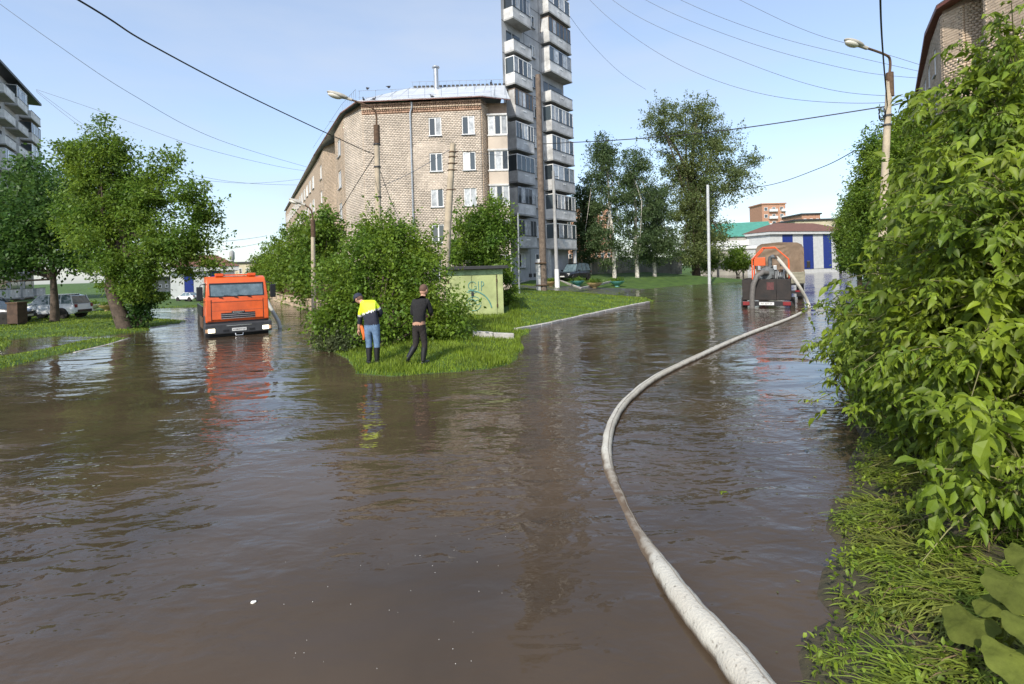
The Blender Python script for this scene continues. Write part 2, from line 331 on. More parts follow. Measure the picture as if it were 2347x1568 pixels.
# ------------------------------------------------------------------ brick houses
def V3(p, z): return Vector((p[0], p[1], z))
class Wall:
    def __init__(s, p0, p1):
        s.p0 = Vector((p0[0], p0[1], 0)); d = Vector((p1[0] - p0[0], p1[1] - p0[1], 0)); s.L = d.length; s.t = d.normalized()
        s.n = Vector((s.t.y, -s.t.x, 0)); s.a = math.atan2(s.t.y, s.t.x)
    def __call__(s, q, out, z): return s.p0 + s.t * q + s.n * out + Vector((0, 0, z))
    def box(s, mb, q0, q1, o0, o1, z0, z1):
        vs = [s(q, o, z) for z in (z0, z1) for o in (o0, o1) for q in (q0, q1)]
        return mb.add(vs, [(0, 2, 3, 1), (4, 5, 7, 6), (0, 1, 5, 4), (2, 6, 7, 3), (0, 4, 6, 2), (1, 3, 7, 5)])
BRICKME = {}
def bricks(parent, w, z0, z1, bw, bh, holes, mat, nparts=0, gap=.012, th=.11, focus=None):
    rows = int((z1 - z0) / bh); core = []
    for r in range(rows):
        z = z0 + r * bh; off = (r % 2) * bw / 2; q = -off
        while q < w.L - .01:
            a = max(q, 0.0); c = min(q + bw, w.L)
            zc = z + bh / 2; ok = True
            for (h0, h1, k0, k1) in holes:
                if zc > k0 and zc < k1:
                    if a >= h0 - .02 and c <= h1 + .02: ok = False; break
                    if a < h0 < c: c = h0
                    elif a < h1 < c: a = h1
            if ok and c - a > .05: core.append((a, c, z))
            q += bw
    full = [k for k in core if abs(k[1] - k[0] - bw) < .002]
    sel = set()
    if nparts:
        fx = focus or (w.L / 2, (z0 + z1) / 2)
        full.sort(key=lambda k: (k[0] - fx[0]) ** 2 + (k[2] - fx[1]) ** 2); sel = set(full[:nparts])
        key = (bw, bh, mat.name)
        if key not in BRICKME: BRICKME[key] = boxmesh('brick', (bw - gap, th, bh - gap), BMAT[mat.name], .006)
        for (a, c, z) in full[:nparts]:
            inst('brick', BRICKME[key], parent, w((a + c) / 2, th / 2 + random.uniform(-.006, .006), z + bh / 2), w.a)
    rest = [k for k in core if k not in sel]
    if rest:
        A = np.array(rest); N = len(A); g = gap / 2
        o = th + rng.uniform(-.006, .006, N); t = np.array(w.t); nn = np.array(w.n); p0 = np.array(w.p0)
        Vv = []
        for (qi, oi, zi) in ((0, 0, 0), (1, 0, 0), (1, 0, 1), (0, 0, 1), (0, 1, 0), (1, 1, 0), (1, 1, 1), (0, 1, 1)):
            q = np.where(qi, A[:, 1] - g, A[:, 0] + g); oo = o if oi else np.zeros(N); zz = A[:, 2] + (bh - g if zi else g)
            Vv.append(p0 + q[:, None] * t + oo[:, None] * nn + np.stack([np.zeros(N), np.zeros(N), zz], -1))
        Vv = np.stack(Vv, 1).reshape(-1, 3)
        F = np.array([(4, 5, 6, 7), (0, 1, 5, 4), (3, 7, 6, 2), (0, 4, 7, 3), (1, 2, 6, 5)]); F = (F[None] + 8 * np.arange(N)[:, None, None]).reshape(-1, 4)
        ob = npmesh('brickwork', Vv, F, mat, parent); ob['kind'] = 'stuff'
def window(parent, w, q, z, ww, hh, split=.45, out=.02, curtain=False, mat_f=None):
    mat_f = mat_f or m_white
    fr = MB(); t = .055
    w.box(fr, q - ww / 2, q - ww / 2 + t, out, out + .06, z - hh / 2, z + hh / 2); w.box(fr, q + ww / 2 - t, q + ww / 2, out, out + .06, z - hh / 2, z + hh / 2)
    w.box(fr, q - ww / 2 + t, q + ww / 2 - t, out, out + .06, z + hh / 2 - t, z + hh / 2); w.box(fr, q - ww / 2 + t, q + ww / 2 - t, out, out + .06, z - hh / 2, z - hh / 2 + t)
    qs = q - ww / 2 + ww * split; w.box(fr, qs - .05, qs + .05, out, out + .065, z - hh / 2 + t, z + hh / 2 - t)
    f = fr.build('window', mat_f, parent)
    for a, c in ((q - ww / 2 + t, qs - .05), (qs + .05, q + ww / 2 - t)):
        pb = MB(); w.box(pb, a, c, out + .01, out + .03, z - hh / 2 + t, z + hh / 2 - t)
        pb.build('pane', m_curtain_sky if (curtain or random.random() < .3) else m_glass, f)
    sb = MB(); w.box(sb, q - ww / 2 - .06, q + ww / 2 + .06, 0.02, .22, z - hh / 2 - .05, z - hh / 2 - .005); sb.build('sill', m_steel, f)
    return (q - ww / 2 - .01, q + ww / 2 + .01, z - hh / 2 - .04, z + hh / 2 + .02)
def brickmat(w, name, mat1, mat2, bw, bh):
    m = bpy.data.materials.new(name); m.use_nodes = True; n = m.node_tree.nodes; l = m.node_tree.links; b = n['Principled BSDF']; b.inputs['Roughness'].default_value = .9
    ge = n.new('ShaderNodeNewGeometry'); d = n.new('ShaderNodeVectorMath'); d.operation = 'DOT_PRODUCT'; d.inputs[1].default_value = w.t; l.new(ge.outputs['Position'], d.inputs[0])
    sp = n.new('ShaderNodeSeparateXYZ'); l.new(ge.outputs['Position'], sp.inputs[0]); cb = n.new('ShaderNodeCombineXYZ'); l.new(d.outputs['Value'], cb.inputs[0]); l.new(sp.outputs[2], cb.inputs[1])
    bt = n.new('ShaderNodeTexBrick'); bt.inputs['Color1'].default_value = (*mat1, 1); bt.inputs['Color2'].default_value = (*[c * .82 for c in mat1], 1); bt.inputs['Mortar'].default_value = (*mat2, 1)
    bt.inputs['Scale'].default_value = 1; bt.inputs['Brick Width'].default_value = bw; bt.inputs['Row Height'].default_value = bh; bt.inputs['Mortar Size'].default_value = .012; l.new(cb.outputs[0], bt.inputs['Vector'])
    l.new(bt.outputs[0], b.inputs['Base Color']); return m
def house_core(parent, foot, z0, z1, mat): MB().prism(foot, z0, z1).build('wall', mat, parent)

ZE = 15.6
def footprint_inset(pts, c, k): return pts
# --- the pale brick block beside the truck's street
fA = [(-11.4, 40.5), (-2.1, 40.1), (-1.65, 41.2), (-0.05, 41.2)]
fL = [(-46, 105), (-21.3, 57.6), (-19.3, 53.6), (-17.4, 51.7), (-15.9, 47.3), (-13.7, 43.1)]
foot = fL + fA + [(-2.2, 52), (-30, 108)]
bh_root = thing('brick_apartment_house', (-10, 48, 0), 'five storey pale brick house with a drainpipe and railed sheet roof', 'building', worldcoords=True)
house_core(bh_root, foot, 0, ZE, m_mortar)
wA = Wall(fA[0], fA[1]); holes = []
zr = [13.55, 10.75, 7.95, 5.15, 2.35]
for z in zr:
    for u in (991, 1067): 
        q = (atY(u, 300, 40.3).x - fA[0][0]) / (fA[1][0] - fA[0][0]) * wA.L
        holes.append(window(bh_root, wA, q + .25, z, .98, 1.42, .52))
bricks(bh_root, wA, 0.2, ZE - .85, .25, .138, holes, m_brick, 300, focus=(wA.L * .55, 10.5))
# corbelled red brick cornice made of stepped courses
for i in range(5):
    bricks(bh_root, Wall(wA(-.1, .04 * i, 0)[:2], wA(wA.L + .1, .04 * i, 0)[:2]), ZE - .85 + i * .15, ZE - .85 + i * .15 + .151, .17 if i % 2 else .25, .15, [], m_brickred if i != 2 else m_brick2, 0, gap=.05 if i % 2 else .014)
for p, q2, mm, ws in ((fL[5], fA[0], m_brick, None), (fL[4], fL[5], m_brick2, 'w'), (fL[3], fL[4], m_brick2, None), (fL[2], fL[3], m_brick2, None), (fL[1], fL[2], m_brick2, 'w'), (fA[1], fA[2], m_brick2, None)):
    w = Wall(p, q2); hs = []
    if ws:
        for z in zr: hs.append(window(bh_root, w, w.L * .45, z - .2, 1.5, 1.5, .5))
    bricks(bh_root, w, .2, ZE - .3, .25, .138, hs, mm, 0)
wf = Wall(fL[0], fL[1]); mb = MB(); wf.box(mb, 0, wf.L, 0, .1, 0, ZE - .3); mb.build('wall', brickmat(wf, 'far_brick', (.48, .38, .28), (.24, .18, .135), .25, .14), bh_root)
k = 0
for q in np.arange(4, wf.L - 2, 3.4):
    for z in zr[:4]:
        k += 1; window(bh_root, wf, float(q), z - .1, 1.5, 1.45, .5, out=.1)
# glazed loggias at the end of the front
wB = Wall(fA[2], fA[3])
for z in zr:
    mb = MB(); wB.box(mb, .05, wB.L, .02, .5, z - 1.75, z - .72); mb.build('balcony', m_brick, bh_root)
    for k0, k1 in ((-.72, -.62), (.92, 1.05)): mb = MB(); wB.box(mb, .0, wB.L, .02, .56, z + k0, z + k1); mb.build('balcony_slab', m_concl, bh_root)
    for j in range(3):
        a = .08 + j * .52; f = MB(); 
        for (q0, q1, k0, k1) in ((a, a + .05, -.62, .92), (a + .45, a + .5, -.62, .92), (a + .05, a + .45, -.62, -.56), (a + .05, a + .45, .86, .92)): wB.box(f, q0, q1, .42, .48, z + k0, z + k1)
        fo = f.build('window', m_white, bh_root); pb = MB(); wB.box(pb, a + .05, a + .45, .43, .45, z - .56, z + .86); pb.build('pane', m_curtain_sky if (j + int(z)) % 2 else m_glass, fo)
# roof: front slope, hip and long side slope
ev = [(p[0] - .25, p[1] - .3) for p in fL[1:]] ; 
def roofq(pts, mat=m_roofw, nm='roof', par=None): return MB().slab(pts, (0, 0, .09)).build(nm, mat, par or bh_root)
E = [(-46.4, 105), (-21.9, 57.4), (-13.9, 42.6), (-11.8, 39.95), (-2.0, 39.5), (.25, 40.5)]
rg = [(-30, 105, 18.4), (-8.6, 46, 18.7), (-.2, 46, 18.7)]
rf = MB()
rf.slab([V3(E[3], ZE), V3(E[4], ZE), V3(E[5], ZE), rg[2], rg[1]], (0, 0, .08)); 
rf.slab([V3(E[2], ZE + .02), V3(E[3], ZE + .02), rg[1]], (0, 0, .08)); rf.slab([V3(E[1], ZE), V3(E[2], ZE), rg[1]], (0, 0, .08)); rf.slab([V3(E[0], ZE), V3(E[1], ZE), rg[1], rg[0]], (0, 0, .08))
rf.slab([rg[2], rg[1], rg[0], (-24, 112, ZE), (-1.6, 52.5, ZE)], (0, 0, .08))
rf = rf.build('roof', m_roofw, bh_root)
for i in range(14):                                     # standing seams of the front slope
    x = -11.2 + i * .85; t0 = Vector((x, 39.95 - .035 * i + .05, ZE + .1)); kx = min(1, max(0, (x + 11.8) / 3.2))
    t1 = Vector((x, t0.y + (46 - t0.y) * kx, ZE + .1 + 3.1 * kx)); MB().tube([t0, t1], .022, 4).build('seam', m_steel, rf)
mb = MB()                                              # eave boards in red
for i in range(5):
    a, c = V3(E[i], ZE - .03), V3(E[i + 1], ZE - .03); mb.slab([a, c, c + Vector((0, 0, .10)), a + Vector((0, 0, .10))], (.03, .06, 0))
mb.build('eave_board', m_redt, bh_root)
mb = MB(); mb.tube([wA(3.95, .3, ZE - .1), wA(3.95, .22, ZE - .5), wA(3.8, .2, ZE - .9), wA(3.8, .2, .6)], .075, 8); mb.build('drainpipe', m_steel, bh_root, True)
rl = MB()
for k in range(9): rl.tube([wA(k * 1.3 - .2, .25, ZE + .1), wA(k * 1.3 - .2, .15, ZE + 1.0)], .016, 4)
for h in (.45, .98): rl.tube([wA(-.3, .2, ZE + h), wA(10.2, .2, ZE + h)], .014, 4)
for k in range(8): 
    p = Vector((-11.8, 40, ZE)).lerp(Vector((-13.9, 43.2, ZE)), k / 7); rl.tube([p, p + Vector((0, 0, 1.0))], .015, 4)
rl.tube([(-11.8, 40, ZE + 1), (-13.9, 43.2, ZE + 1)], .015, 4); rl.tube([(-13.9, 43.2, ZE + 1), (-21.9, 57.4, ZE + .9)], .015, 4)
for x in np.arange(-8.4, 0, .6): rl.tube([(x, 45.9, 18.7), (x, 45.9, 19.25)], .014, 4)
rl.tube([(-8.6, 45.9, 19.25), (-.2, 45.9, 19.25)], .016, 4); rl.build('roof_railing', m_steel, bh_root)
rb = MB()
for i in range(22): rb.box((-8.2 + i * .38, 46, 18.83), (.26, .3, .12))
rb.build('ridge_vent', m_dark, rf)
cp = atY(1000, 200, 44.5); ch = MB(); ch.lathe((cp.x, 44.5, ZE + 1.9), [(.2, 0), (.2, 2.3)], 12); ch.lathe((cp.x, 44.5, ZE + 4.3), [(.34, 0), (.3, .1), (.05, .22)], 12)
for a in range(3): ch.tube([(cp.x + .18 * math.cos(a * 2.1), 44.5 + .18 * math.sin(a * 2.1), ZE + 4.15), (cp.x + .25 * math.cos(a * 2.1), 44.5 + .25 * math.sin(a * 2.1), ZE + 4.34)], .015, 4)
ch.build('vent_pipe', m_steel, bh_root, True)
an = MB(); ap = Vector((-16.9, 51.0, ZE)); an.tube([ap, ap + Vector((0, 0, 1.9))], .025, 5); an.tube([ap + Vector((-.9, 0, 1.85)), ap + Vector((.7, 0, 1.85))], .018, 4)
for i in range(5): an.tube([ap + Vector((-.8 + i * .35, -.3, 1.85)), ap + Vector((-.8 + i * .35, .3, 1.85))], .012, 4)
an.build('aerial', m_steel, bh_root)
# pigeons on the railing and roof
pig = [((-11.2, 40.02, ZE + .1)), ((-10.4, 40.0, ZE + .1)), ((-9.2, 39.95, ZE + .98)), ((-10.9, 40.15, ZE + .98)), ((-5.8, 39.85, ZE + .1)), ((-1.2, 39.7, ZE + .98))]
bb = MB(); bb.ell((0, 0, .12), (.09, .16, .085), 8, 6); bb.ell((0, -.15, .22), (.05, .055, .05), 8, 5); bb.box((0, .2, .1), (.07, .16, .02)); bb.tube([(0, -.19, .215), (0, -.24, .205)], [.012, .003], 5)
bb.tube([(.02, 0, .06), (.02, -.01, 0)], .008, 4); bb.tube([(-.02, 0, .06), (-.02, -.01, 0)], .008, 4)
bme = bb.mesh('pigeon'); bme.materials.append(M('pigeon', (.05, .05, .06), .7))
for i, p in enumerate(pig):
    o = bpy.data.objects.new('pigeon', bme); COL.objects.link(o); o.location = p; o.rotation_euler = (0, 0, i * 1.3); tag(o, 'small dark pigeon perched on the edge of the sheet roof', 'pigeon', 'pigeons on the roof')

# --- brick house behind the near maples
gA = [(25.9, 31.0), (23.7, 27.7), (23.9, 26.6), (24.6, 26.2), (23.45, 24.9), (23.6, 20.5)]
rb_root = thing('brick_apartment_house', (27, 28, 0), 'tan brick house with a red eave rising above the near maples', 'building', worldcoords=True)
foot2 = [(60, 86), (34.3, 42.8)] + gA + [(36, 18), (44, 40), (70, 82)]
house_core(rb_root, foot2, 0, ZE, m_mortar)
for i, (p, q2, mm) in enumerate(((foot2[1], gA[0], m_brick2), (gA[0], gA[1], m_brick2), (gA[1], gA[2], m_brick2), (gA[2], gA[3], m_brick2), (gA[3], gA[4], m_brick2), (gA[4], gA[5], m_brick2))):
    w = Wall(p, q2); hs = []
    if i in (1,): 
        for z in zr: hs.append(window(rb_root, w, w.L * .35, z - .1, .75, 1.5, .5))
    if i == 4:
        for z in zr: hs.append(window(rb_root, w, w.L * .45, z, .9, 1.5, .5))
    if i == 0:
        for q in (2.5, 6, 9.5, 12.5):
            for z in zr[:4]: hs.append(window(rb_root, w, q, z, 1.4, 1.5, .5))
    bricks(rb_root, w, 5.0 if i else .2, ZE - .25, .25, .138, hs, mm, {5: 200, 2: 60, 3: 0}.get(i, 0), focus=(1.0, 14.0))
    if i: mb = MB(); w.box(mb, 0, w.L, 0, .11, .2, 5.0); mb.build('wall', m_brick2, rb_root)
wf2 = Wall(foot2[0], foot2[1]); mb = MB(); wf2.box(mb, 0, wf2.L, 0, .1, 0, ZE - .3); mb.build('wall', brickmat(wf2, 'far_brick', (.48, .38, .28), (.24, .18, .135), .25, .14), rb_root)
E2 = [(59.6, 86), (33.8, 42.5), (25.3, 30.9), (23.2, 27.5), (23.0, 24.7), (23.1, 20)]
r2 = MB(); R2 = [(64, 84, 18.4), (38, 38, 18.4), (30, 27, 18.4), (30, 19, 18.4)]
r2.slab([V3(E2[0], ZE), V3(E2[1], ZE), R2[1], R2[0]], (0, 0, .08)); r2.slab([V3(E2[1], ZE + .01), V3(E2[2], ZE + .01), V3(E2[3], ZE + .01), R2[2], R2[1]], (0, 0, .08)); r2.slab([V3(E2[3], ZE), V3(E2[4], ZE), V3(E2[5], ZE), R2[3], R2[2]], (0, 0, .08))
r2.build('roof', m_roofw, rb_root)
mb = MB()
for i in range(5):
    a, c = V3(E2[i], ZE - .14), V3(E2[i + 1], ZE - .14); mb.slab([a, c, c + Vector((0, 0, .2)), a + Vector((0, 0, .2))], (.05, .02, 0))
    mb.slab([a, c, c + Vector((.6, .2, 0)), a + Vector((.6, .2, 0))], (0, 0, -.02))
mb.build('eave_board', m_redt, rb_root)

# ------------------------------------------------------------------ concrete panel towers with balconies
def balcony(root, w, q0, q1, z, depth, glazed, seed, npan=5):
    rr = random.Random(seed)
    pb = MB(); w.box(pb, q0, q1, depth - .07, depth, z + .05, z + 1.0); w.box(pb, q0, q0 + .07, .01, depth - .07, z + .05, z + 1.0); w.box(pb, q1 - .07, q1, .01, depth - .07, z + .05, z + 1.0)
    pb.build('parapet', m_concl, root)
    sb = MB(); w.box(sb, q0 - .04, q1 + .04, .01, depth + .05, z - .1, z + .05); sb.build('balcony_slab', m_conc, root)
    rb_ = MB(); w.box(rb_, q0 - .02, q1 + .02, depth, depth + .03, z + 1.0, z + 1.06)
    rb_.build('rail_cap', m_dark, root)
    mb = MB(); w.box(mb, (q0 + q1) / 2 - .3, (q0 + q1) / 2 + .3, depth, depth + .02, z + .62, z + .74); mb.build('laundry_bracket', m_white, root)
    bk = MB(); w.box(bk, q0 + .3, q0 + 1.1, .005, .03, z + .1, z + 2.2); w.box(bk, q0 + 1.3, q1 - .4, .005, .03, z + .8, z + 2.2); bk.build('back_window', m_glass, root)
    if glazed:
        W_ = (q1 - q0) / npan; fm = rr.choice([m_white, m_steel, m_wood, m_white])
        f = MB()
        for k in range(npan + 1):
            q = min(max(q0 + k * W_, q0 + .03), q1 - .03); w.box(f, q - .03, q + .03, depth - .07, depth - .01, z + 1.06, z + 2.42)
        w.box(f, q0, q1, depth - .07, depth - .01, z + 2.42, z + 2.5); 
        for q in (q0, q1 - .05): w.box(f, q, q + .05, .01, depth - .07, z + 2.42, z + 2.5); w.box(f, q, q + .05, .01, .06, z + 1.0, z + 2.42)
        fo = f.build('glazing_frame', fm, root)
        for k in range(npan):
            p = MB(); w.box(p, q0 + k * W_ + .03, q0 + (k + 1) * W_ - .03, depth - .05, depth - .035, z + 1.06, z + 2.42); p.build('pane', m_curtain_sky if rr.random() < .5 else m_glass, fo)  # the pale panes carry a sky reflection as plain colour
        for q in (q0 + .015, q1 - .035):
            p = MB(); w.box(p, q, q + .02, .06, depth - .07, z + 1.0, z + 2.42); p.build('pane', m_concl if rr.random() < .5 else m_glass, fo)
gy0 = 1.25
wT = Wall((-.3, 46.3), (6.1, 55.0)); L = wT.L
tw = thing('panel_tower', wT(L / 2, -3, gy0), 'tall grey concrete panel tower with stacked glazed balconies', 'building', worldcoords=True)
tb = [(-.3, 46.3), (6.1, 55.0), (6.5, 63), (-.35, 63)]
MB().prism(tb, 0.5, 36).build('wall', m_panel, tw)
for k in range(12):
    z = gy0 + .0 + k * 2.95
    jb = MB(); wT.box(jb, 0, L, .003, .012, z + 2.9, z + 2.95); jb.build('panel_joint', m_dark, tw)
    if k == 0:
        window(tw, wT, 5.0, z + 1.75, 1.2, 1.3, .5, .005); window(tw, wT, 2.0, z + 1.75, 1.2, 1.3, .5, .005)
        for q in (0.4, 3.2, 4.0):
            f = MB(); wT.box(f, q, q + .5, .004, .03, z + .15, z + .5); f.build('cellar_window', m_dark, tw)
        continue
    if z > 33: break
    balcony(tw, wT, .35, 3.2, z, 1.05, k not in (7, 9), 100 + k, 4 + (k * 2) % 3)
    balcony(tw, wT, 6.5, L, z, 1.05, k not in (6,), 200 + k, 4 + k % 3)
    window(tw, wT, 4.85, z + 1.6, .95, 1.2, .5, .005)
for q in (3.5, 6.2):
    jb = MB(); wT.box(jb, q, q + .04, .003, .012, gy0, 35); jb.build('panel_joint', m_dark, tw)
for q, o0, o1 in ((6.6, .02, .3), (L - .25, .7, 1.0)): pl = MB(); wT.box(pl, q, q + .25, o0, o1, .6, gy0 + 2.85); pl.build('entrance_pillar', m_concl, tw)
wT2 = Wall((-73, 50), (-58.0, 57.6)); 
wL = Wall((-58.3, 57.6), (-66.5, 71.2))
# the facade of this tower turns towards the street, so its wall runs from the far end to the near end
wL = Wall((-66.5, 71.2), (-58.3, 57.6)); wL.n = -wL.n if wL.n.dot(Vector((1, 0, 0))) < 0 else wL.n
lt = thing('panel_tower', wL(wL.L / 2, -4, .1), 'grey panel tower with open balconies behind the dark maple', 'building', worldcoords=True)
n_ = wL.n
Lq = wL.L + 6
fp = [tuple(wL(-.0, 0, 0)[:2]), tuple(wL(Lq, 0, 0)[:2]), tuple(wL(Lq, -12, 0)[:2]), tuple(wL(0, -12, 0)[:2])]
MB().prism(fp, 0, 27.2).build('wall', m_panel, lt)
mb = MB(); wL.box(mb, -.3, Lq, -12.2, 1.3, 27.2, 27.5); mb.build('roof', m_dark, lt)
for k in range(9):
    z = .6 + k * 2.95
    balcony(lt, wL, .1, 4.6, z, 1.2, k in (2, 4, 5, 6, 7), 300 + k)
    balcony(lt, wL, 6.2, 10.4, z, 1.2, k in (3, 8), 400 + k)
    balcony(lt, wL, 11.5, 15.5, z, 1.2, k in (1, 2, 5), 500 + k)
    window(lt, wL, 5.4, z + 1.5, 1.0, 1.3, .5, .005)

# ------------------------------------------------------------------ low garage, wall and railing on the middle block
gg = at(1090, 726, .2); gz0 = hgt(gg.x, gg.y + 1)
m_garage = M('garage_green', (.36, .41, .18), .55, ns=1.8, na=.2, bump=9, bs=.12)
m_garage2 = M('garage_trim', (.30, .42, .22), .6, ns=5, na=.35)
m_rust = M('rust_streak', (.10, .06, .035), .85, ns=9, na=.4)
m_graf = M('graffiti_teal', (.10, .26, .22), .6, ns=8, na=.3)
G = thing('metal_garage', (gg.x, gg.y, gz0), 'pale green sheet metal garage marked with teal graffiti', 'garage', rz=R(4))
gw, ghh = 2.4, 2.0
MB().box((0, 1.8, ghh / 2 - .1), (gw, 3.6, ghh + .2)).build('wall', m_garage, G)
for sx_, wd in ((-.62, .98), (.42, .98)): MB().box((sx_, -.012, .9), (wd, .05, 1.65)).build('door_leaf', m_garage, G, bevel=.01)
MB().box((1.08, -.01, .9), (.22, .04, 1.7)).build('door_post', m_garage, G)
MB().box((0, -.012, 1.86), (gw - .02, .045, .22)).build('lintel', m_garage2, G)
MB().box((.04, 1.7, ghh + .06), (gw + .34, 4.0, .13)).build('roof', m_dark, G, bevel=.01)
hs = MB()
for z in (.45, 1.5): hs.tube([(-1.1, -.05, z - .07), (-1.1, -.05, z + .07)], .035, 6); hs.tube([(.93, -.05, z - .07), (.93, -.05, z + .07)], .03, 6)
hs.build('hinge', m_rust, G)
MB().box((-.1, -.055, .95), (.1, .04, .16)).build('lock', m_dark, G); MB().box((.93, -.04, 1.15), (.02, .012, 1.2)).build('rust_streak', m_rust, G)
gr = MB()
def squig(pts, r=.016): 
    gr.tube([(x, -.045, z) for x, z in pts], r, 5)
arc = lambda cx, cz, rr_, a0, a1, n=18: [(cx + rr_ * math.cos(R(a0 + (a1 - a0) * i / n)), cz + rr_ * math.sin(R(a0 + (a1 - a0) * i / n))) for i in range(n + 1)]
squig(arc(-.05, .55, .3, 0, 350)); squig(arc(-.12, .62, .12, 0, 330)); squig(arc(.1, .6, .1, 20, 340)); squig(arc(-.2, .2, .9, 10, 95), .03)
squig(arc(-.1, 1.3, .17, 30, 320)); squig([(-.02, 1.28), (.06, 1.28), (.06, 1.15)]); squig([(.16, 1.1), (.16, 1.48)]); squig([(.28, 1.08), (.28, 1.47)] + arc(.28, 1.37, .1, 90, -90)); squig([(-.35, 1.05), (-.1, .98), (.05, 1.02)])
gr.build('graffiti', m_graf, G)
# kerb stones across the grass in front of the garage
def kerbs(name, pts, label, cat='kerb', seg=1.0, w=.16, h=.2, mat=None, group=None):
    pts = [Vector(p) for p in pts]; root = thing(name, pts[0], label, cat, group, worldcoords=True)
    for a, c in zip(pts[:-1], pts[1:]):
        L_ = (c - a).length; k = max(1, round(L_ / seg)); an_ = math.atan2(c.y - a.y, c.x - a.x)
        for i in range(k):
            p = a.lerp(c, (i + .5) / k); pt = math.asin((c.z - a.z) / L_)
            inst('kerb_stone', KM(L_ / k - .02, w, h, mat or m_kerb), root, p + Vector((0, 0, random.uniform(-.01, .01))), rot=(0, -pt, an_ + random.uniform(-.012, .012)))
    return root
KMC = {}
def KM(L_, w, h, mat):
    key = (round(L_, 2), w, h, mat.name)
    if key not in KMC: KMC[key] = boxmesh('kerb_stone', (L_, w, h), mat, .015)
    return KMC[key]
def onland(u, v, dz=0):
    p = at(u, v, .1)
    for _ in range(12): p = at(u, v, max(0, hgt(p.x, p.y)))
    return Vector((p.x, p.y, max(0, hgt(p.x, p.y)) + dz))
kerbs('kerb', [onland(1082, 771, .06), onland(1130, 774, .06), onland(1178, 776, .06)], 'pale kerb stones in the grass before the green garage')
kerbs('kerb', [onland(1182, 757, .0), onland(1260, 742, .0), onland(1330, 727, .0), onland(1400, 712, .0), onland(1460, 699, .0), onland(1487, 692, .0)], 'low wet kerb edging the lawn under the wooden pole', seg=.9, h=.16)
kerbs('kerb', [onland(170, 808, -.05), onland(250, 789, -.05), onland(296, 775, -.05)], 'sunken kerb along the thin grass strip by the puddle', seg=.8, h=.12, w=.1)
kerbs('kerb', [onland(425, 733, -.05), onland(412, 743, -.05), onland(345, 752, -.05)], 'sunken kerb at the lawn tip behind the leaning maple', seg=.8, h=.14, w=.1)
# retaining wall of pale stones with iron railing
m_stone = M('pale_stone', (.46, .36, .25), .9, ns=4, na=.3, obr=.25, bump=14, bs=.6)
sw = thing('retaining_wall', at(748, 722), 'low pale stone wall at the water edge below the street trees', 'wall', worldcoords=True)
wp = [at(756, 726), at(700, 709), at(640, 693), at(604, 679)]
for a, c in zip(wp[:-1], wp[1:]):
    w = Wall((c.x, c.y), (a.x, a.y)); k = max(2, int(w.L / 1.0))
    for r_ in range(2):
        for i in range(k):
            q0, q1 = w.L * i / k + .01, w.L * (i + 1) / k - .01; b2 = MB(); w.box(b2, q0, q1, -.3, random.uniform(.0, .05), -.35 + r_ * .55, .18 + r_ * .45); b2.build('stone', m_stone, sw, bevel=.02, seg=1)
    cb_ = MB(); w.box(cb_, .0, w.L, -.34, .08, .64, .72); cb_.build('coping', m_stone, sw)
fe = thing('iron_railing', at(748, 722), 'rusty iron railing on top of the pale stone wall', 'railing', worldcoords=True)
for a, c in zip(wp[:-1], wp[1:]):
    w = Wall((c.x, c.y), (a.x, a.y)); k = max(2, int(w.L / 2.0)); rl = MB()
    for z in (.95, 1.6): w.box(rl, 0, w.L, -.17, -.13, z, z + .04)
    rl.build('rail', m_rust, fe)
    ps = MB()
    for q in np.arange(.1, w.L, .16): w.box(ps, q, q + .018, -.158, -.142, .72, 1.6)
    ps.build('pickets', m_rust, fe)['kind'] = 'stuff'
    for i in range(k): ps = MB(); w.box(ps, w.L * i / k, w.L * i / k + .06, -.18, -.12, .72, 1.75); ps.build('post', m_rust, fe)

# ------------------------------------------------------------------ far shops and houses
m_blue = M('blue_panel', (.015, .035, .23), .45, ns=3, na=.12); m_whp = M('white_panel', (.62, .64, .64), .45, ns=2, na=.1)
m_rt = M('brown_roof', (.16, .075, .05), .75, ns=2.5, na=.25); m_green = M('green_roof', (.07, .26, .20), .5, ns=1.5, na=.15)
m_cream = M('cream_wall', (.50, .44, .31), .85, ns=.8, na=.15); m_beige = M('beige_wall', (.34, .33, .29), .85, ns=.6, na=.18)
m_salmon = M('salmon_brick', (.42, .23, .15), .85, ns=2, na=.15)
def shop(p0, p1, z0, hgt_, widths, cols, label, depth=9, roof_h=2.0):
    w = Wall(p0, p1); root = thing('panelled_shop', w(w.L / 2, -depth / 2, z0), label, 'shop', worldcoords=True)
    b2 = MB(); w.box(b2, 0, w.L, -depth, -.02, z0 - 1.5, z0 + hgt_); b2.build('wall', m_whp, root)
    tot = sum(widths); q = 0
    for ww, c in zip(widths, cols):
        ww = ww / tot * w.L; b2 = MB(); w.box(b2, q + .01, q + ww - .01, 0, .06, z0, z0 + hgt_ - .05); b2.build('panel', c, root); q += ww
    b2 = MB(); w.box(b2, -.4, w.L + .4, -depth - .3, .45, z0 + hgt_ + .003, z0 + hgt_ + .5); b2.build('fascia', m_whp, root)
    zt = z0 + hgt_ + .503; rr_ = MB(); a0, a1 = w(-.5, .55, zt), w(w.L + .5, .55, zt); c0, c1 = w(-.5, -depth - .4, zt), w(w.L + .5, -depth - .4, zt)
    k0, k1 = w(w.L * .28, -depth / 2, zt + roof_h), w(w.L * .72, -depth / 2, zt + roof_h)
    rr_.add([a0, a1, c1, c0, k0, k1], [(0, 1, 5, 4), (1, 2, 5), (2, 3, 4, 5), (3, 0, 4), (3, 2, 1, 0)]); rr_.build('roof', m_rt, root); return root
p0 = atY(1766, 600, 93); p1 = atY(1965, 600, 100)
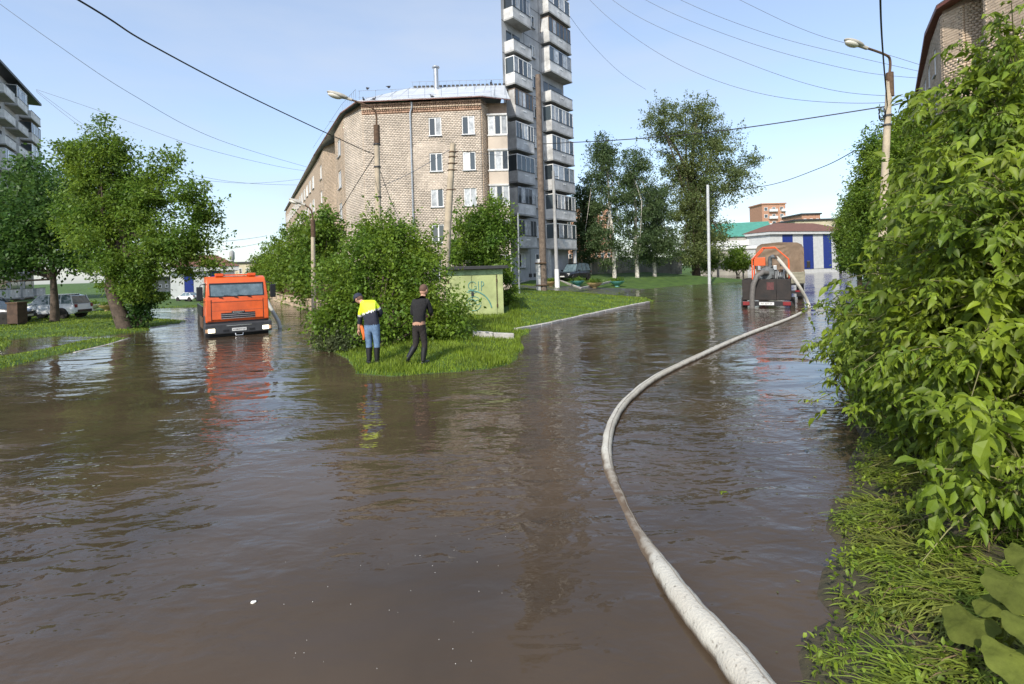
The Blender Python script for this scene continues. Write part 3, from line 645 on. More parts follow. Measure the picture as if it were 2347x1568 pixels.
shop((p0.x, p0.y), (p1.x, p1.y), .75, 6.5, [1.15, 1, 1, 1, 1, .85, .7, 1, 1], [m_whp, m_blue, m_whp, m_blue, m_whp, m_blue, m_whp, m_blue, m_whp], 'shop with white and blue wall panels beyond the canvas truck')
p0 = atY(392, 690, 53); p1 = atY(540, 690, 56)
shop((p0.x, p0.y), (p1.x, p1.y), .15, 2.85, [1.6, 1.1, 2, 1.1, 2], [m_whp, m_blue, m_whp, m_blue, m_whp], 'low shop with one blue panel seen past the leaning maple', 6, 1.3)
# long warehouse, green roof, pipe in front
a = atY(1600, 600, 101); c = atY(1768, 600, 97); w = Wall((a.x, a.y), (c.x, c.y)); wh = thing('warehouse', w(w.L / 2, -4, .8), 'long beige warehouse under a green roof beyond the bushes', 'building', worldcoords=True)
b2 = MB(); w.box(b2, 0, w.L, -9, 0, -.5, 7.3); b2.build('wall', m_beige, wh)
for i in range(8): b2 = MB(); w.box(b2, i * w.L / 8 + .03, (i + 1) * w.L / 8 - .03, .002, .06, .8, 4.6); b2.build('wall_panel', m_beige, wh)
b2 = MB(); w.box(b2, 0, w.L, .03, .5, 5.6, 6.6); b2.build('fascia', m_whp, wh)
b2 = MB(); b2.slab([w(-.4, .3, 7.3), w(w.L + .4, .3, 7.3), w(w.L + .4, -4.5, 10.2), w(-.4, -4.5, 10.2)], (0, 0, .12)); b2.slab([w(-.4, -9.3, 7.3), w(w.L + .4, -9.3, 7.3), w(w.L + .4, -4.5, 10.2), w(-.4, -4.5, 10.2)], (0, 0, .12)); b2.build('roof', m_green, wh)
b2 = MB(); b2.slab([w(w.L, 0, 7.3), w(w.L, -9, 7.3), w(w.L, -4.5, 10.1)], w.t * .1); b2.build('gable', m_conc, wh)
pp = thing('overhead_pipe', w(w.L / 2, 4, .8), 'white insulated pipe on posts before the beige warehouse', 'pipe', worldcoords=True)
MB().tube([w(-14, 4, 4.9), w(w.L * .5, 4, 4.95), w(w.L, 4, 4.9)], .42, 10).build('pipe', m_whp, pp, True)
for i in range(6): q = -10 + i * (w.L + 9) / 5; MB().tube([w(q, 4, -.3), w(q, 4, 4.7)], .12, 6).build('post', m_dark, pp)
MB().tube([w(-14, 4, 2.0), w(w.L, 4, 2.0)], .05, 5).build('rail', m_dark, pp)
# far blocks of flats
def block(u0, u1, vt, Y, z0, label, mat, rows, cols, roofm=m_dark, dark=m_glass, depth=12, name='apartment_block'):
    a = atY(u0, vt, Y); c = atY(u1, vt, Y); top = (a.z + c.z) / 2; w = Wall((a.x, a.y), (c.x, c.y)); root = thing(name, w(w.L / 2, -depth / 2, z0), label, 'building', worldcoords=True)
    b2 = MB(); w.box(b2, 0, w.L, -depth, 0, z0 - 2, top); b2.build('wall', mat, root)
    b2 = MB(); w.box(b2, -.4, w.L + .4, -depth - .4, .4, top + .003, top + .5); b2.build('roof', roofm, root)
    fh = min(3.2, (top - z0) / rows)
    for r_ in range(rows):
        for k in range(cols):
            q = w.L * (k + .5) / cols; z = top - .6 - fh * (r_ + .5); ww = w.L / cols * .45
            f = MB(); w.box(f, q - ww / 2, q + ww / 2, .003, .06, z - fh * .25, z + fh * .27); fo = f.build('window', m_white, root)
            f = MB(); w.box(f, q - ww / 2 + .12, q + ww / 2 - .12, .061, .08, z - fh * .25 + .12, z + fh * .27 - .12); f.build('pane', dark, fo)
    return root, w, top
ro, w, top = block(1746, 1800, 468, 230, 0, 'distant salmon brick tower block with white balconies', m_salmon, 9, 3, m_salmon)
for r_ in range(9):
    b2 = MB(); w.box(b2, w.L * .28, w.L * .62, .1, 1.2, top - 3.4 - r_ * 3.2, top - 2.2 - r_ * 3.2); b2.build('balcony', m_whp, ro)
    b2 = MB(); w.box(b2, w.L * .8, w.L * 1.04, -2, .9, top - 3.4 - r_ * 3.2, top - 2.2 - r_ * 3.2); b2.build('balcony', m_whp, ro)
block(1822, 1960, 505, 150, 0, 'distant long cream building behind the shop roof', m_cream, 3, 12)
block(1838, 1880, 492, 175, 0, 'distant orange brick building behind the long cream one', m_salmon, 4, 3)
block(478, 640, 604, 150, 0, 'distant cream building at the end of the truck street', m_cream, 2, 10)
block(1296, 1400, 478, 170, 0, 'distant pinkish block half hidden by the birches', m_salmon, 8, 7)
block(330, 420, 640, 90, 0, 'low beige block behind the courtyard lawn', m_beige, 2, 6)
wt = atY(532, 600, 210); T = thing('water_tower', (wt.x, wt.y, 0), 'slim grey tower on the skyline behind the orange truck', 'tower')
zt = atY(532, 574, 210).z
MB().lathe((0, 0, 0), [(.9, 0), (.75, zt - 4)], 12).build('shaft', m_conc, T, True); MB().lathe((0, 0, zt - 4), [(.75, 0), (1.0, .4), (1.0, 3.2), (.4, 4)], 12).build('tank', m_conc, T, True)
# yard fence and sheds near the tower
a = Vector((6.5, 62, 0)); c = Vector((24, 72, 0)); w = Wall(a[:2], c[:2]); fn = thing('board_fence', a, 'grey board fence beside the tower behind the birches', 'fence', worldcoords=True)
for i in range(int(w.L / .5)):
    b2 = MB(); w.box(b2, i * .5, i * .5 + .46, 0, .04, .9, 3.3 + .08 * (i % 3)); b2.build('board', m_conc, fn)
b2 = MB(); w.box(b2, 0, w.L, -.06, -.003, 1.6, 1.7); w.box(b2, 0, w.L, -.06, -.003, 2.8, 2.9); b2.build('rail', m_dark, fn)

# ------------------------------------------------------------------ vegetation
def nrm(a): return a / np.maximum(np.linalg.norm(a, axis=-1, keepdims=True), 1e-9)
def leafmesh(C, D, Nn, Ls, Ws, detail=False):
    D = nrm(D); S = nrm(np.cross(D, Nn)); U = np.cross(S, D); Ls = Ls[:, None]; Ws = Ws[:, None]; N = len(C)
    if not detail:
        V = np.stack([C, C + D * Ls * .45 + S * Ws * .5 + U * Ls * .05, C + D * Ls - U * Ls * .12, C + D * Ls * .45 - S * Ws * .5 + U * Ls * .05], 1)
        F = np.array([[0, 1, 2, 3]]) + 4 * np.arange(N)[:, None]
        return V.reshape(-1, 3), F
    V = np.stack([C, C + D * Ls * .32 + S * Ws * .5 + U * Ls * .10, C + D * Ls * .66 + S * Ws * .36 + U * Ls * .05, C + D * Ls - U * Ls * .22,
                  C + D * Ls * .66 - S * Ws * .36 + U * Ls * .05, C + D * Ls * .32 - S * Ws * .5 + U * Ls * .10, C + D * Ls * .33, C + D * Ls * .67 - U * Ls * .05], 1)
    F = np.array([(0, 1, 6), (1, 2, 7), (1, 7, 6), (2, 3, 7), (0, 6, 5), (5, 6, 7), (5, 7, 4), (4, 7, 3)])
    return V.reshape(-1, 3), (F[None] + 8 * np.arange(N)[:, None, None]).reshape(-1, 3)
def ell_px(lst):
    out = []
    for (u, v, ru, rv, Y) in lst: out.append((np.array(atY(u, v, Y)), np.array([ru * Y / FP, ru * Y / FP * .9, rv * Y / FP])))
    return out
def clumps(ells, n, r_, shell=.5):
    w = np.array([e[1][0] * e[1][2] for e in ells]); k = r_.choice(len(ells), n, p=w / w.sum())
    d = nrm(r_.normal(size=(n, 3))); rr = r_.uniform(0, 1, n) ** shell
    c = np.array([ells[i][0] for i in k]); rad = np.array([ells[i][1] for i in k])
    return c + d * rad * rr[:, None], d
def crown_arrays(ells, ncl, nlf, cr, size, seed, droop=.4, shoots=0, shell=.42, aspect=.6, zmin=None):
    r_ = np.random.default_rng(seed); cc, cd = clumps(ells, ncl, r_, shell)
    crs = cr * r_.uniform(.55, 1.35, ncl); k = r_.integers(0, ncl, nlf)
    off = r_.normal(size=(nlf, 3)); off[:, 2] *= .7; pos = cc[k] + off * crs[k][:, None] * .55
    D = nrm(r_.normal(size=(nlf, 3)) + .7 * nrm(off) + .5 * cd[k] + np.array([0, 0, -droop]))
    if shoots:
        ns = shoots; w = np.array([e[1][0] for e in ells]); q = r_.choice(len(ells), ns, p=w / w.sum())
        d = nrm(r_.normal(size=(ns, 3)) * np.array([.8, .8, .35]) + np.array([0, 0, .75])); st = np.array([ells[i][0] for i in q]) + d * np.array([ells[i][1] for i in q]) * .85
        ln = cr * r_.uniform(.8, 2.2, ns); m = 26; t = r_.uniform(0, 1, (ns, m)); up = nrm(d * np.array([.5, .5, 1.0]))
        sp = st[:, None] + up[:, None] * (t * ln[:, None])[..., None] + r_.normal(size=(ns, m, 3)) * (size * .8 * (1.2 - t))[..., None]
        pos = np.concatenate([pos, sp.reshape(-1, 3)]); D = np.concatenate([D, nrm(r_.normal(size=(ns * m, 3)) + np.array([0, 0, -.1]))])
    n_ = len(pos); Nn = nrm(r_.normal(size=(n_, 3)) + np.array([0, 0, .9])); Ls = size * r_.uniform(.6, 1.3, n_)
    if zmin is not None: ok = pos[:, 2] > zmin; pos, D, Nn, Ls = pos[ok], D[ok], Nn[ok], Ls[ok]
    return pos, D, Nn, Ls, Ls * aspect * r_.uniform(.8, 1.2, len(Ls)), cc
def limbs(mb, start, targets, r0, seed, n=6):
    rr = random.Random(seed)
    for t in targets:
        t = Vector(t); s = Vector(start); m = s.lerp(t, .5) + Vector((rr.uniform(-.2, .2), rr.uniform(-.2, .2), rr.uniform(.0, .35))) * (t - s).length * .35
        mb.tube([s, s.lerp(m, .6), m, m.lerp(t, .6), t], [r0, r0 * .75, r0 * .5, r0 * .3, r0 * .1], n, cap=False)
def tree(name, label, cat, base, trunk, r0, ells, ncl, nlf, cr, size, mat, seed, nlimb=14, bark=None, droop=.4, shoots=0, group=None, stems=1, zmin=None, shell=.42):
    bz = Vector(base); root = thing(name, bz, label, cat, group, worldcoords=True); E_ = ell_px(ells)
    pos, D, Nn, Ls, Ws, cc = crown_arrays(E_, ncl, nlf, cr, size, seed, droop, shoots, zmin=zmin, shell=shell)
    mb = MB(); rr = random.Random(seed); tp = [bz + Vector((0, 0, -.25))] + [Vector(p) for p in trunk]
    rad = [r0 * (1.25 - .75 * i / max(1, len(tp) - 1)) for i in range(len(tp))]
    if len(tp) > 1: mb.tube(tp, rad, 10, cap=False)
    sel = cc[np.random.default_rng(seed + 1).permutation(len(cc))[:nlimb]]
    for i, t in enumerate(sel):
        st = tp[min(len(tp) - 1, max(1, len(tp) - 1 - (i % 2)))] if len(tp) > 1 else bz
        limbs(mb, st + (Vector((rr.uniform(-1, 1), rr.uniform(-1, 1), 0)) * .25 if stems > 1 else Vector()), [t], rad[-1] * .75, seed + i)
    mb.build('trunk', bark or m_bark, root, True)
    V, F = leafmesh(pos, D, Nn, Ls, Ws); ob = npmesh('crown', V, F, mat, root)
    return root
def top(u, v, Y): return atY(u, v, Y)
# left bank
b_ = onland(125, 737); Y_ = b_.y
tree('maple_tree', 'dark maple with a straight trunk beside the silver car', 'tree', b_, [top(125, 690, Y_), top(122, 640, Y_), top(118, 560, Y_)], .17,
     [(85, 530, 90, 95, Y_), (20, 555, 70, 75, Y_), (150, 465, 70, 85, Y_ + 1), (140, 575, 80, 50, Y_), (60, 440, 60, 75, Y_ + 2), (-40, 560, 80, 130, Y_), (205, 550, 55, 65, Y_)], 230, 34000, .85, .19, m_mapled, 21, 16, shoots=30)
b_ = onland(292, 753); Y_ = b_.y
tree('maple_tree', 'large leaning maple with a split pale trunk beside the orange truck', 'tree', b_, [top(272, 712, Y_), top(254, 660, Y_), top(258, 600, Y_), top(285, 530, Y_)], .27,
     [(245, 350, 34, 70, Y_), (205, 405, 38, 75, Y_), (160, 365, 20, 45, Y_), (290, 425, 40, 70, Y_ + .5), (382, 405, 32, 55, Y_), (430, 455, 38, 42, Y_ - .5), (340, 480, 55, 70, Y_), (475, 492, 32, 24, Y_), (450, 560, 52, 38, Y_), (385, 565, 70, 52, Y_ - .6), (255, 525, 70, 80, Y_), (300, 610, 100, 42, Y_), (180, 500, 42, 70, Y_ + .8), (275, 665, 50, 28, Y_ + .6), (335, 660, 55, 36, Y_), (420, 620, 40, 22, Y_), (490, 600, 18, 12, Y_)], 330, 60000, .42, .13, m_maple, 22, 28, shoots=330, shell=.6)
b_ = onland(318, 752)
tree('maple_shoots', 'leafy suckers growing at the foot of the leaning maple', 'shrub', b_, [], .04, [(322, 712, 26, 42, b_.y), (300, 735, 22, 20, b_.y), (330, 675, 24, 40, b_.y)], 30, 3600, .35, .13, m_mapled, 23, 8)
# street trees behind the stone wall
for i, (u, v, ru, rv, Y, lab) in enumerate(((735, 590, 52, 85, 33, 'street maple on the stone wall bank beside the street lamp'), (692, 600, 48, 82, 42, 'rounded street maple midway along the stone wall'), (648, 615, 42, 68, 52, 'smaller street maple further along the stone wall'), (607, 628, 32, 52, 66, 'farthest street maple at the end of the stone wall'))):
    bx = atY(u, 690, Y); bz = Vector((bx.x, bx.y, max(.2, hgt(bx.x, bx.y))))
    tree('street_tree', lab, 'tree', bz, [atY(u, 665, Y), atY(u + 2, 630, Y)], .16, [(u, v, ru, rv, Y), (u - ru * .5, v + rv * .55, ru * .7, rv * .5, Y), (u + ru * .4, v + rv * .5, ru * .7, rv * .5, Y), (u + ru * .25, v - rv * .75, ru * .45, rv * .45, Y), (u - 10, v + rv * .85, ru * .9, rv * .32, Y)], 120, 15000, .75, .24, m_bush if i % 2 else m_maple, 31 + i, 10, shoots=40, group='street maples along the stone wall')
# big bush behind the men
b_ = onland(880, 792)
tree('maple_bush', 'big bright green maple bush behind the two men', 'shrub', b_, [], .05,
     [(800, 690, 72, 100, 15.0), (885, 640, 95, 110, 15.6), (965, 690, 80, 105, 15.2), (1015, 735, 45, 60, 14.6), (870, 560, 45, 60, 16), (775, 750, 50, 48, 14.6), (930, 575, 45, 55, 16), (870, 740, 100, 50, 14.4), (965, 600, 45, 50, 16)], 300, 52000, .42, .105, m_bush, 41, 26, shoots=110, stems=3, zmin=.12)
b_ = onland(775, 800)
tree('dusty_shrub', 'dusty grey green shrub drooping into the water beside the men', 'shrub', b_, [], .03, [(770, 772, 45, 26, b_.y), (800, 782, 35, 20, b_.y - .2), (740, 768, 18, 22, b_.y + .3)], 50, 6500, .22, .075, m_bushd, 42, 10, droop=1.0, stems=3, zmin=.03)
# trees behind the garage
b_ = Vector((-1.9, 30, max(.2, hgt(-1.9, 30))))
tree('maple_tree', 'maple growing behind the green garage', 'tree', b_, [atY(1105, 640, 30), atY(1108, 590, 30)], .16, [(1105, 555, 70, 60, 30), (1060, 590, 40, 45, 30), (1140, 520, 40, 55, 30), (1130, 600, 55, 40, 30), (1085, 520, 30, 40, 30)], 150, 17000, .6, .17, m_maple, 43, 10, shoots=50)
b_ = Vector((-.25, 25.6, hgt(-.25, 25.6)))
tree('shrub', 'narrow shrub at the corner of the green garage', 'shrub', b_, [], .04, [(1163, 650, 16, 55, 25.6), (1165, 695, 14, 30, 25.6)], 26, 3200, .28, .11, m_bush, 44, 8)
# birches and poplar by the tower
def gz(x, y): return max(.05, hgt(x, y))
for i, (u, ub, Y, ells, lab) in enumerate(((1395, 1408, 58, [(1388, 345, 26, 40, 58), (1378, 400, 30, 60, 58), (1400, 470, 42, 70, 58), (1385, 555, 48, 55, 58), (1368, 345, 18, 25, 58)], 'tall birch with a thin white trunk and an open crown'),
        (1455, 1460, 60, [(1452, 390, 34, 55, 60), (1455, 470, 45, 80, 60), (1460, 560, 55, 50, 60)], 'dense dark birch beside the tall open one'),
        (1345, 1352, 62, [(1345, 470, 30, 65, 62), (1340, 550, 38, 55, 62)], 'low leafy birch close to the panel tower'),
        (1505, 1500, 62, [(1500, 480, 35, 60, 62), (1510, 560, 45, 50, 62)], 'small dark birch under the poplar'))):
    bx = atY(ub, 600, Y); bz = Vector((bx.x, Y, gz(bx.x, Y)))
    tree('birch_tree', lab, 'tree', bz, [atY(ub - 3, 560, Y), atY(u + 2, 480, Y), atY(u - 4, ells[0][1] + 10, Y)], .2, ells, 170, 19000, .75, .21, m_birch, 51 + i, 12, bark=m_barkb, droop=1.3, shoots=26, group='birches near the tower')
bx = atY(1595, 605, 68); bz = Vector((bx.x, 68, gz(bx.x, 68)))
tree('poplar_tree', 'huge spreading poplar towering over the birches', 'tree', bz, [atY(1595, 570, 68), atY(1590, 500, 68), atY(1588, 420, 68)], .45,
     [(1560, 300, 75, 70, 68), (1520, 270, 50, 42, 68), (1600, 270, 55, 45, 68), (1640, 330, 60, 60, 68), (1610, 420, 90, 80, 67), (1560, 400, 75, 70, 68), (1690, 400, 48, 55, 69), (1618, 500, 48, 65, 67), (1590, 540, 70, 55, 67), (1725, 370, 22, 26, 69), (1560, 480, 60, 60, 67), (1590, 585, 70, 30, 66), (1605, 560, 45, 40, 67)], 420, 60000, .95, .25, m_poplar, 61, 34, shoots=150, shell=.6)
for i, (u, v, ru, rv, Y, lab) in enumerate(((1692, 592, 30, 26, 88, 'round green bush before the beige warehouse'), (1628, 592, 22, 26, 86, 'dark bush beside the tall steel post'), (1550, 600, 30, 20, 84, 'low bush on the flooded lawn edge'), (1760, 600, 14, 14, 90, 'small bush at the warehouse corner'))):
    bx = atY(u, 610, Y); bz = Vector((bx.x, Y, gz(bx.x, Y)))
    tree('bush', lab, 'shrub', bz, [], .06, [(u, v, ru, rv, Y), (u - ru * .4, v + rv * .5, ru * .7, rv * .6, Y)], 40, 4500, .9, .34, m_bush if i == 0 else m_maple, 71 + i, 8, stems=3)
# street trees along the right bank
for i, (ells, ub, Y, lab, mm) in enumerate((([(2085, 350, 48, 65, 25), (2060, 460, 50, 80, 25), (2105, 470, 60, 100, 25), (2060, 570, 60, 60, 25), (2060, 290, 26, 35, 26)], 2085, 25, 'bank maple close behind the concrete lamp pole', m_bush),
        ([(2000, 420, 36, 65, 31), (1985, 510, 42, 75, 31), (2000, 590, 42, 50, 30), (2005, 345, 24, 35, 32)], 2010, 31, 'middle maple of the row on the right bank', m_maple),
        ([(1948, 540, 24, 55, 42), (1955, 595, 26, 32, 42), (1958, 470, 18, 36, 42)], 1970, 42, 'far slender maple of the row on the right bank', m_maple))):
    bx = atY(ub, 640, Y); bz = Vector((bx.x, Y, gz(bx.x, Y)))
    tree('bank_tree', lab, 'tree', bz, [atY(ub, 600, Y), atY(ub - 8, 540, Y)], .16, ells, 190, 30000, .55, .15, mm, 81 + i, 14, shoots=90, group='maples along the right bank')

# near maple thicket: drooping compound leaves on shoots
def compound(ells, nsprig, L0, seed, name, parent, nmesh=0, zmin=.35, shell=.35):
    r_ = np.random.default_rng(seed); ncl = nsprig // 17; cc, cd = clumps(ells, ncl, r_, .45)
    k = r_.integers(0, ncl, nsprig); sd = nrm(cd * .8 + r_.normal(size=(ncl, 3)) * .45 + np.array([-.25, -.2, .35])); sl_ = r_.uniform(.3, .95, ncl)
    t = r_.uniform(0, 1, nsprig) ** .8; off = r_.normal(size=(nsprig, 3)) * .045
    p = cc[k] + sd[k] * (sl_[k] * t)[:, None] - np.array([0, 0, 1.0]) * (.35 * sl_[k] * t * t)[:, None] + off
    tw_ = MB()
    for i in range(ncl):
        s0 = cc[i] - sd[i] * .25; q = [Vector(s0)] + [Vector(cc[i] + sd[i] * sl_[i] * x - np.array([0, 0, .35 * sl_[i] * x * x])) for x in (.3, .65, 1.0)]; tw_.tube(q, [.007, .006, .004, .002], 4, cap=False)
    tw_.build('twigs', m_twig, parent)['kind'] = 'stuff'
    toc = np.array([0, 0, HC]) - p; toc = nrm(toc)
    ax = nrm(r_.normal(size=(nsprig, 3)) * .7 + .7 * sd[k] + .12 * toc + np.array([-.1, -.1, -.35])); Ls = L0 * (.55 + .85 * r_.uniform(0, 1, nsprig) ** 1.5) * (.8 + .45 * r_.uniform(0, 1, ncl))[k]
    up = np.array([0, 0, 1.0]); side = nrm(np.cross(ax, up)); P_, D_, N_, LL = [], [], [], []
    for (tt, sg, sc) in ((.38, 1, .85), (.38, -1, .85), (.7, 1, .95), (.7, -1, .95), (1.0, 0, 1.15)):
        stem = p + ax * (Ls * 1.5 * tt)[:, None] - up * (Ls * .55 * tt * tt)[:, None]
        d = nrm(ax * (.55 if sg else 1) + side * sg * .8 + r_.normal(size=(nsprig, 3)) * .2 + np.array([0, 0, -.55 - .3 * tt]))
        nn = nrm(up * .8 + side * sg * -.25 + r_.normal(size=(nsprig, 3)) * .38 + .25 * toc)
        P_.append(stem); D_.append(d); N_.append(nn); LL.append(Ls * sc * r_.uniform(.85, 1.15, nsprig))
    P_ = np.concatenate(P_); D_ = np.concatenate(D_); N_ = np.concatenate(N_); LL = np.concatenate(LL)
    ok = P_[:, 2] > zmin; P_, D_, N_, LL = P_[ok], D_[ok], N_[ok], LL[ok]
    Ws = LL * r_.uniform(.34, .5, len(LL))
    if nmesh:                                          # the leaves that show largest are parts of their own
        depth = LL / np.hypot(P_[:, 0], P_[:, 1]); order = np.argsort(-depth); big = order[:nmesh]; rest = order[nmesh:]
        V, F = leafmesh(np.zeros((1, 3)), np.array([[0, 1., 0]]), np.array([[0, 0, 1.]]), np.ones(1), np.ones(1) * .5, True)
        me = bpy.data.meshes.new('leaf'); me.from_pydata([tuple(q) for q in V], [], [tuple(int(i) for i in f) for f in F]); me.materials.append(m_near_single)
        o_ = Vector(ORG[parent.name])
        for i in big:
            d = Vector(D_[i]).normalized(); nn = Vector(N_[i]); s_ = d.cross(nn).normalized(); u_ = s_.cross(d)
            ob = bpy.data.objects.new('leaf', me); COL.objects.link(ob); ob.parent = parent; ob.location = Vector(P_[i]) - o_
            ob.rotation_euler = Matrix((s_, d, u_)).transposed().to_euler(); ob.scale = (float(LL[i]),) * 3
        P_, D_, N_, LL, Ws = P_[rest], D_[rest], N_[rest], LL[rest], Ws[rest]
    V, F = leafmesh(P_, D_, N_, LL, Ws, True); ob = npmesh(name, V, F, m_near, parent); ob['kind'] = 'stuff'
    return cc
m_twig = M('green_twig', (.16, .15, .06), .7, ns=6, na=.3)
m_near_single = leafm('near_leaf_single', (.085, .155, .016), (.20, .265, .020), 0, .36, 1.3, .5)
def near_bush(label, base, ells, nsprig, L0, seed, nmesh, zmin=.35):
    bz = Vector((base[0], base[1], gz(*base))); root = thing('maple_thicket', bz, label, 'shrub', worldcoords=True)
    cc = compound(ell_px(ells), nsprig, L0, seed, 'foliage', root, nmesh, zmin)
    mb = MB()
    for i in range(34):
        s = bz + Vector((random.uniform(-.5, .5), random.uniform(-.9, .9), -.15)); s.z = gz(s.x, s.y) - .1; limbs(mb, s, [cc[(i * 7) % len(cc)]], .022, seed + i, 6)
    mb.build('stems', m_bark, root, True)
    return root
near_bush('tall maple thicket with large drooping leaves on the flooded bank', (4.6, 4.9), [(2345, 330, 80, 200, 4.9), (2250, 430, 70, 120, 5.6), (2270, 660, 130, 170, 4.6), (2310, 930, 90, 150, 3.9), (2360, 640, 80, 280, 4.0), (2200, 860, 100, 130, 5.0), (2325, 1100, 55, 90, 3.3), (2300, 200, 35, 70, 5.4), (2220, 330, 35, 60, 6)], 9000, .092, 91, 300)
near_bush('lower maple thicket hanging over the water beside the lamp pole', (5.9, 8.0), [(2150, 570, 75, 130, 7.6), (2070, 720, 75, 115, 8.4), (2010, 840, 65, 85, 8.0), (2130, 780, 100, 150, 6.6), (2070, 960, 85, 85, 6.2), (2170, 1010, 100, 95, 5.0), (2000, 905, 55, 50, 7.0), (2165, 440, 50, 70, 8.0), (1985, 770, 35, 60, 9.0), (2200, 1090, 80, 55, 4.4)], 9000, .084, 92, 0)

near_bush('maple thicket further along the bank beside the tall one', (6.6, 3.4), [(2560, 640, 150, 300, 4.4), (2640, 900, 140, 200, 3.8), (2500, 1000, 80, 140, 3.8)], 3400, .09, 93, 0)
# ------------------------------------------------------------------ grass
def blades(pos, h, w_, lean, seed, segs=1, dirb=None, leans=1.0):
    r_ = np.random.default_rng(seed); N = len(pos); a = r_.uniform(0, 2 * np.pi, N); fd = np.stack([np.cos(a), np.sin(a), np.zeros(N)], -1)
    if dirb is not None: fd = nrm(fd * .75 + np.array(dirb))
    s = np.stack([-fd[:, 1], fd[:, 0], np.zeros(N)], -1); b2 = r_.uniform(0, 2 * np.pi, N); s = nrm(s + .5 * np.stack([np.cos(b2), np.sin(b2), np.zeros(N)], -1))
    up = np.array([0, 0, 1.0]); h = h[:, None]; w_ = w_[:, None]; lean = lean[:, None]
    if segs == 1:
        V = np.stack([pos - s * w_ / 2, pos + s * w_ / 2, pos + up * h + fd * h * lean], 1); F = np.array([[0, 1, 2]]) + 3 * np.arange(N)[:, None]
        return V.reshape(-1, 3), F
    p1 = pos + up * h * .55 + fd * h * lean * .35; p2 = pos + up * h * .62 + fd * h * (lean * 1.0); p3 = pos + up * h * .35 + fd * h * lean * 1.5
    V = np.stack([pos - s * w_ / 2, pos + s * w_ / 2, p1 - s * w_ * .5, p1 + s * w_ * .5, p2 - s * w_ * .4, p2 + s * w_ * .4, p3], 1)
    F = np.array([(0, 1, 3), (0, 3, 2), (2, 3, 5), (2, 5, 4), (4, 5, 6)]); return V.reshape(-1, 3), (F[None] + 7 * np.arange(N)[:, None, None]).reshape(-1, 3)
N0 = 420000
th = rng.uniform(R(-48), R(46), N0); rr_ = 9.5 * (48 / 9.5) ** rng.uniform(0, 1, N0); gx_ = rr_ * np.sin(th); gy_ = rr_ * np.cos(th); gh_ = land(gx_, gy_)
ok = (gh_ > .004) & (pdist(gx_, gy_, foot) < -.2) & (gy_ < 44) & (pdist(gx_, gy_, right_poly) < 0)
ok &= ~((np.abs(gx_ - gg.x) < 1.4) & (gy_ > gg.y - .05) & (gy_ < gg.y + 3.9))
tall = (pdist(gx_, gy_, mid_poly) > 0) & (gx_ < .3) & (gy_ < 27)
gx_, gy_, gh_, rr_, tall = gx_[ok], gy_[ok], gh_[ok], rr_[ok], tall[ok]
patchy = .6 + .6 * np.abs(wob(gx_ * .9, gy_ * .9))
hh = np.where(tall, rng.uniform(.05, .16, len(gx_)), rng.uniform(.04, .10, len(gx_))) * patchy; hh *= np.where(tall & (gy_ > gg.y - 2.6), 1.6, 1)
V, F = blades(np.stack([gx_, gy_, gh_ - .01], -1), hh, .006 + .0011 * rr_, rng.uniform(.1, .8, len(gx_)), 5)
lawn = npmesh('lawn_grass', V, F, m_grass); tag(lawn, 'short bright grass on the lawns and the island', 'grass', kind='stuff')
# flattened flood grass on the near bank
NT = 2700
tx = rng.uniform(.9, 8, NT); ty = rng.uniform(1.6, 9, NT); tk = (pdist(tx, ty, right_poly) > .06) & (wob(tx * 3.3, ty * 3.9) > -.45); tx, ty = tx[tk], ty[tk]; NB = 46
ta_ = rng.normal(np.radians(205), .95, len(tx)); tl_ = rng.uniform(.5, 1.35, len(tx))
qx = (tx[:, None] + rng.normal(0, .055, (len(tx), NB))).ravel(); qy = (ty[:, None] + rng.normal(0, .055, (len(tx), NB))).ravel(); hq = land(qx, qy)
ang = np.repeat(ta_, NB) + rng.normal(0, .65, len(qx)); ll = np.repeat(tl_, NB)
pq = pdist(qx, qy, right_poly); ll = ll * np.clip(.35 + pq * 1.6, .35, 1); keep = pq > -.04; qx, qy, hq, ang, ll = qx[keep], qy[keep], hq[keep], ang[keep], ll[keep]
fdir = np.stack([np.cos(ang), np.sin(ang), np.zeros(len(qx))], -1)
V, F = blades(np.stack([qx, qy, np.maximum(hq, 0) - .005], -1), rng.uniform(.035, .10, len(qx)) * ll, rng.uniform(.006, .016, len(qx)), rng.uniform(1.0, 2.4, len(qx)), 6, 3, dirb=fdir * 3.0)
fg = npmesh('flood_grass', V, F, m_grassn); tag(fg, 'long flattened wet grass on the near bank', 'grass', kind='stuff')
N2 = 15000
qx = rng.uniform(1.2, 7, N2); qy = rng.uniform(1.9, 7.5, N2); pd = pdist(qx, qy, right_poly); hq = land(qx, qy); keep = (pd > .0) & (wob(qx * 2.3 + 4, qy * 2.7) > -.25); qx, qy, hq = qx[keep], qy[keep], hq[keep]
pp_ = np.stack([qx, qy, hq + rng.uniform(.03, .16, len(qx))], -1); V, F = leafmesh(pp_, nrm(rng.normal(size=pp_.shape) + np.array([-.5, -.4, -.1])), nrm(rng.normal(size=pp_.shape) * .4 + np.array([0, 0, 1])), rng.uniform(.02, .05, len(qx)), rng.uniform(.012, .026, len(qx)), True)
wd = npmesh('bank_weeds', V, F, m_near); tag(wd, 'small leafy weeds among the near bank grass', 'weeds', kind='stuff')
NDg = 6000
qx = rng.uniform(1.0, 7, NDg); qy = rng.uniform(1.7, 8, NDg); kq = pdist(qx, qy, right_poly) > .3; qx, qy = qx[kq], qy[kq]; an_ = rng.normal(R(200), .8, len(qx))
